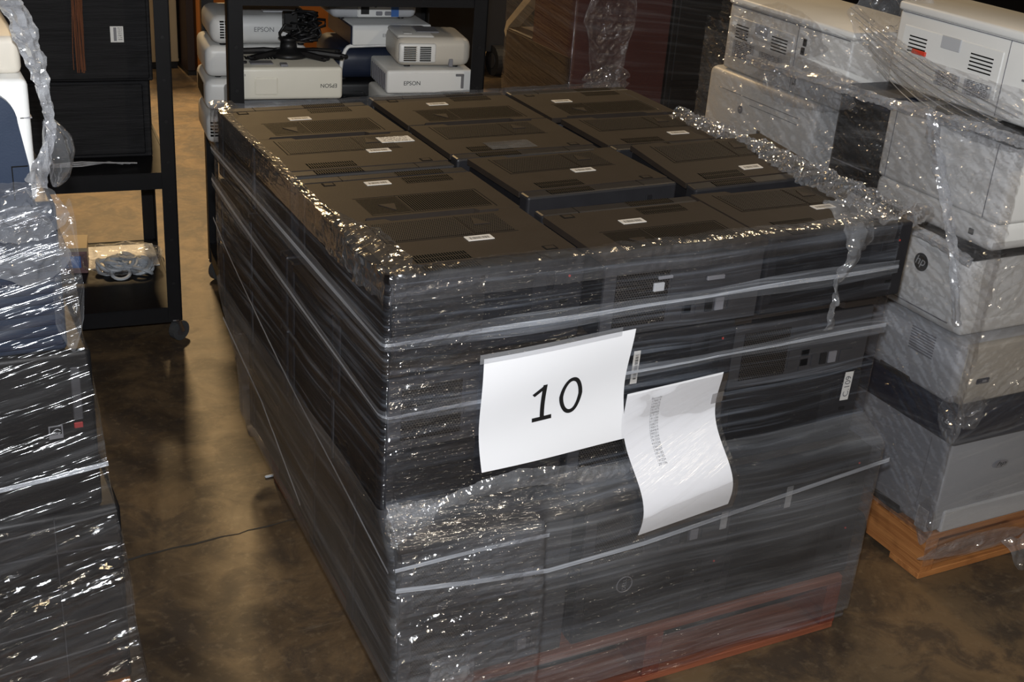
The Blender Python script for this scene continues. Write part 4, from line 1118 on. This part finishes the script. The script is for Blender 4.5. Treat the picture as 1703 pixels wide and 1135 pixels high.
# lower left row
t = projector('grey projector edge at the bottom left of the trolley, under the upside-down one', .17, .05, ZS, .32, .27, .098, 'mgrey_pl')
t = projector('silver projector directly under the upside-down cream projector', .180, .035, ZS+.100, .31, .28, .100, 'grey_pl', .012)
MB().box(-.12, .12, -.003, .01, .084, .092, .001, 1).build('chrome_strip', 'metal', t); vgrid(t, -.14, -.02, .02, .06, 6, 3)
t = projector('cream projector lying upside down, with a ceiling mount on top',   .180, .025, ZS+.214, .292, .27, .098, 'cream_pl', .010, 0, None, 'EPSON', (.105, .046), True, txt_mat='ink')
MB().box(-.105, -.04, -.002, .003, .020, .070, .004, 2).build('cover_plate', 'cream_pl', t)
MB().cyl((-.125, .055, .099), (-.125, .055, .104), .008, n=12).build('screw_hole', 'ink', t)
MB().box(-.11, -.045, .035, .075, .098, .102, .002, 1).build('recess', 'mgrey_pl', t)
MB().box(-.030, -.010, .005, .03, .099, .106, .001, 1).build('clip', 'mgrey_pl', t)
for i in range(10):
    for j in range(4): MB().box(-.115+i*.009, -.109+i*.009, .10+j*.010, .106+j*.010, .0995, .1008).build('vent_slot', 'hole', t)
text('mini_print', 'EPS', .008, plane_fn((-.136, -.0012, .078), (-1, 0, 0), (0, 0, -1)), 'ink', t)
# ceiling mount with a coiled lead on top of it
t = thing('ceiling_mount', 'black projector ceiling mount with spread arms on the cream projector', 'mount', c2p(.196, .17, ZS+.313), R2)
MB().lathe([(.055, 0), (.060, .006), (.050, .016), (.026, .022), (.022, .045), (.030, .052), (.012, .056)], (0, 0, 0), 20).build('hub', 'black_pl', t, True)
for k, (a, ln) in enumerate(((.15, .15), (1.3, .10), (2.9, .14), (3.6, .13), (5.6, .12), (6.0, .16))):
    ca, sa = math.cos(a), math.sin(a)
    MB().tube([(.03*ca, .03*sa, .010), (.5*ln*ca, .5*ln*sa, .012), (ln*ca, ln*sa, .006)], [.011, .010, .009], 8).build('arm', 'black_pl', t)
    MB().torus((ln*ca, ln*sa, .008), .010, .004, 'z', 12, 6).build('arm_eye', 'black_pl', t)
t = thing('coiled_lead', 'black coiled power lead heaped on the ceiling mount', 'cable', c2p(.235, .17, ZS+.355), R2)
rnd = random.Random(11)
for k in range(11):
    ax = rnd.uniform(-.9, .9); sc2 = rnd.uniform(.45, 1.05); tl = rnd.uniform(-.7, .7); pts = []
    for i in range(20):
        a = 2*math.pi*i/20; p = Vector((.046*sc2*math.cos(a)*(1+.1*math.sin(2*a+k)), .014*math.sin(a*2+k), .042*sc2*math.sin(a))); p.rotate(Matrix.Rotation(tl, 3, 'Y'))
        p.rotate(Matrix.Rotation(ax, 3, 'Z')); pts.append(p+Vector((rnd.uniform(-.02, .03), rnd.uniform(-.02, .02), .045)))
    MB().tube(pts, .0042, 6, closed=True).build('loop', 'black_pl', t, True)
MB().box(-.055, -.015, -.025, .015, .035, .085, .004, 2).build('plug', 'black_pl', t)
MB().tube([(-.06, -.02, .0), (-.07, -.03, .03), (-.055, -.035, .055), (-.035, -.03, .05)], .004, 6).build('tail', 'black_pl', t, True)
# left rear pile
t = projector('white projector at the bottom rear left of the trolley', .125, .33, ZS, .30, .245, .10, 'white_pl', .022)
vgrid(t, -.14, -.09, .03, .08, 4, 5)
t = projector('white projector second in the rear left pile, side vent showing', .130, .34, ZS+.102, .31, .245, .10, 'white_pl', .022)
MB().plate((-.1555, .20, .03), (-.1555, .05, .03), (-.1555, .05, .08), (-.1555, .20, .08), .001).build('side_grille', MAT['louvre_wide'], t)
t = projector('white projector third in the rear left pile, with ribbed side', .133, .34, ZS+.204, .31, .245, .100, 'white_pl', .022)
t = projector('rounded white projector with grey trim on top of the rear left pile', .150, .32, ZS+.306, .315, .25, .090, 'white_pl', .030, 0, None, 'EPSON', (.0, .052), False, seg=6, tsize=.020)
vgrid(t, -.130, -.085, .026, .080, 3, 7)
MB().box(.0, .09, .02, .05, .099, .104, .002, 1).build('top_slider', 'grey_pl', t)
# middle pile
t = projector('dark glossy projector lying low in the middle of the trolley', .392, .06, ZS+.14, .10, .19, .05, 'glass_dark', .012)
t2_ = projector('black projector under the dark glossy one', .392, .06, ZS, .10, .19, .138, 'black_pl', .012)
t = projector('dark projector with a white rounded rim, middle of the trolley', .465, .250, ZS+.215, .24, .28, .100, 'navy_pl', .035, 0, None, seg=6)
rim = [(-.098+.03*(1-math.cos(math.pi*k/12)), -.004, .02+.09*math.sin(math.pi*k/12)) for k in range(7)]+[(.02, -.004, .113), (.09, -.004, .113)]
MB().tube(rim, .006, 8).build('white_rim', 'white_pl', t, True)
t = projector('black projector at the bottom of the middle pile', .475, .26, ZS, .26, .28, .212, 'black_pl', .015)
t = projector('white projector with a dark navy side, upper middle of the trolley', .525, .240, ZS+.322, .25, .27, .068, 'white_pl', .006, .06, None, 'EPSON', (-.01, .036), False, txt_mat='ink_grey', tsize=.014)
MB().box(-.129, -.120, .004, .265, .008, .064, .003, 1).build('side_shell', 'navy_pl', t)
MB().box(.02, .05, -.008, .01, .006, .024, .003, 1).build('lens_cap', 'black_pl', t)
t = projector('projector with its connector panel facing out, highest in the middle pile', .480, .285, ZS+.394, .27, .22, .070, 'grey_pl', .020, .05)
pl = MB().box(-.055, .075, -.004, .004, .010, .072, .003, 1).build('connector_panel', 'white_pl', t)
MB().box(-.045, -.020, -.007, 0, .020, .056).build('mains_socket', 'ink', pl)
for (x, zz, mt, r_) in ((.000, .045, 'ink', .005), (.016, .055, 'green_port', .005), (.030, .055, 'kraft', .005), (.044, .050, 'red', .004)):
    MB().cyl((x, -.008, zz), (x, 0, zz), r_, n=10).build('jack', mt, pl)
for x in (.002, .030): MB().box(x, x+.020, -.008, 0, .016, .028, .002, 1).build('data_port', 'mgrey_pl', pl)
MB().box(.050, .074, -.006, 0, .012, .070).build('blue_field', 'blue_port', pl)
# right pile
t = projector('white projector at the bottom of the right pile, mostly hidden by computers', .585, .025, ZS, .27, .205, .222, 'white_pl', .010)
t = projector('white projector with side vents under the beige one, right of the trolley', .588, .030, ZS+.226, .262, .205, .074, 'white_pl', .008, 0, None, 'EPSON', (-.055, .036), False, txt_mat='ink', tsize=.017)
for k in range(9): MB().box(-.133, -.129, .015+k*.019, .027+k*.019, .014, .062).build('side_slat', 'mgrey_pl', t)
MB().box(.095, .103, -.004, .0, .020, .060, .001, 1).build('latch', 'ink_grey', t)
MB().box(.078, .103, -.004, .0, .056, .063, .001, 1).build('latch', 'ink_grey', t)
t = projector('beige and grey projector with front grille on top of the right pile', .600, .040, ZS+.302, .225, .19, .090, 'beige_pl', .026, -.06, None, seg=6)
g = MB().box(-.105, .005, -.006, .02, .018, .074, .006, 2).build('exhaust_frame', 'white_pl', t, True)
vgrid(g, -.092, -.048, .024, .068, 1, 8, 'hole', -.0085); vgrid(g, -.044, -.004, .024, .068, 1, 8, 'hole', -.0085)
vgrid(g, -.091, -.050, .0262, .0702, 3, 8, 'kraft', -.0078, .2)
MB().box(-.108, .005, .015, .175, .078, .093, .008, 2).build('top_shell', 'white_pl', t, True)
MB().box(-.085, -.060, .04, .075, .0925, .0945, .001, 1).build('top_label', 'white_pl', t)
MB().box(-.04, .03, .07, .15, .0905, .0945, .003, 1).build('button_field', 'mgrey_pl', t)
MB().box(.045, .057, -.004, .01, .006, .030, .002, 1).build('foot_lever', 'mgrey_pl', t)

# ------------------------------------------------------------------ behind
t = thing('wrapped_cabinet', 'dark maroon cabinet wrapped in film behind the computers', 'cabinet', (1.518, 2.10, 0))
MB().box(0, .40, 0, .30, 0, 1.35, .004, 1).build('body', 'maroon', t)
MB().box(0, .40, .30, .50, 0, .79, .004, 1).build('low_body', 'maroon_dark', t)
MB().prism([(.28, .96), (.50, .79), (.515, .75), (.53, .77), (.515, .81), (.30, .985)], 'x', .0, .05).build('bent_board', 'kraft', t)
MB().box(-.004, .0, .0, .5, .05, .78).build('side_board', 'maroon_dark', t)
t = thing('black_cabinet', 'black cabinet between the maroon cabinet and the white printers', 'cabinet', (1.935, 2.11, 0))
MB().box(0, .60, 0, .45, 0, 1.35, .004, 1).build('body', 'black_pl', t)
MB().box(.02, .58, -.006, 0, .03, .66, .003, 1).build('door', 'black_pl', t); MB().box(.02, .58, -.006, 0, .68, 1.32, .003, 1).build('door', 'black_pl', t)
FB = thing('stretch_wrap', 'clear stretch film around the maroon cabinet at the back', 'plastic film', (0, 0, 0))
def fb(s, t_):
    L = s*1.55; z = lerp(.3, 1.3, t_); dd = .004*nz(L*3, z*26)
    if L < .50: q = Vector((1.508-dd, 2.605-L, z if True else z))
    else: q = Vector((1.508+(L-.5), 2.092-dd, z))
    return q, (L, z+.12*L)
grid('side_film', 120, 110, fb, 'film_dark', FB)
cr_patch('film_pucker', (1.655, 2.088, .90), (.24, 0, 0), (0, 0, .52), 60, 110, .012, .005, FB, 22, 60, 'film_thin')
cr_patch('film_pucker', (1.66, 2.082, .70), (.24, 0, 0), (0, 0, .10), 50, 40, .012, .006, FB, 40, 100)
t = thing('cardboard_box', 'large orange-brown cardboard box on the floor behind the projector trolley', 'box', (.97, 5.25, 0))
MB().box(0, 1.18, 0, .8, 0, .75, .004, 1).build('carton', 'cardboard', t)
MB().box(.40, .41, -.002, .002, 0, .75).build('edge_seam', 'hole', t); MB().box(-.002, 1.182, -.002, .802, .74, .752).build('top_flap', 'cardboard', t)
t = thing('beige_locker', 'beige metal locker standing far behind the left trolley', 'locker', (.70, 5.45, 0))
MB().box(0, .20, 0, .5, .04, 1.6, .004, 1).build('body', 'kraft', t); MB().box(.005, .195, .02, .48, 0, .04).build('plinth', 'black_pl', t)
MB().box(.195, .20, -.003, .0, .06, 1.58).build('door_seam', 'hole', t)
t = thing('dark_post', 'dark brown upright panel between the beige locker and the cardboard box', 'panel', (.912, 5.30, 0))
MB().box(0, .045, 0, .4, .02, 1.6, .003, 1).build('panel', 'maroon_dark', t); MB().box(-.003, .05, -.02, .42, 0, .02).build('foot', 'black_pl', t)
t = thing('black_cabinet', 'tall black cabinet far behind the right projectors', 'cabinet', (2.17, 5.0, 0))
MB().box(0, .38, 0, .6, 0, 1.6, .004, 1).build('body', 'black_pl', t); MB().box(.02, .36, -.006, 0, .05, 1.55, .003, 1).build('door', 'black_pl', t)
t = thing('wheeled_bin', 'dark grey wheeled bin behind the maroon cabinet', 'bin', (2.62, 5.02, 0))
MB().prism([(0, .14), (.46, .14), (.50, 1.0), (-.03, 1.0)], 'y', 0, .5).build('body', 'bin', t)
for x in (.04, .24):
    MB().cyl((x, -.02, .09), (x+.06, -.02, .09), .09, n=24).build('wheel', 'tyre', t)
    MB().cyl((x-.003, -.02, .09), (x+.063, -.02, .09), .045, n=18).build('hub', 'metal_dull', t)
MB().box(-.05, .52, -.03, .53, 1.0, 1.04, .01, 2).build('lid', 'bin', t)
t = thing('wrapped_load', 'dark load far behind the white printers', 'load', (3.6, 3.2, 0))
MB().box(0, 1.6, 0, 1.0, .12, 1.4, .01, 1).build('load', 'black_pl', t); MB().box(0, 1.6, 0, 1.0, 0, .12, .003, 1).build('pallet', 'pallet', t)
# scraps on the floor
sc_ = MB().box(-.018, .018, -.004, .004, 0, .006, .002, 1).build('floor_scrap', 'ring_grey'); sc_.location = (.10, .99, .001); sc_.rotation_euler = (0, 0, .1)
tag(sc_, 'small grey scrap lying on the floor between the stacks', 'scrap')
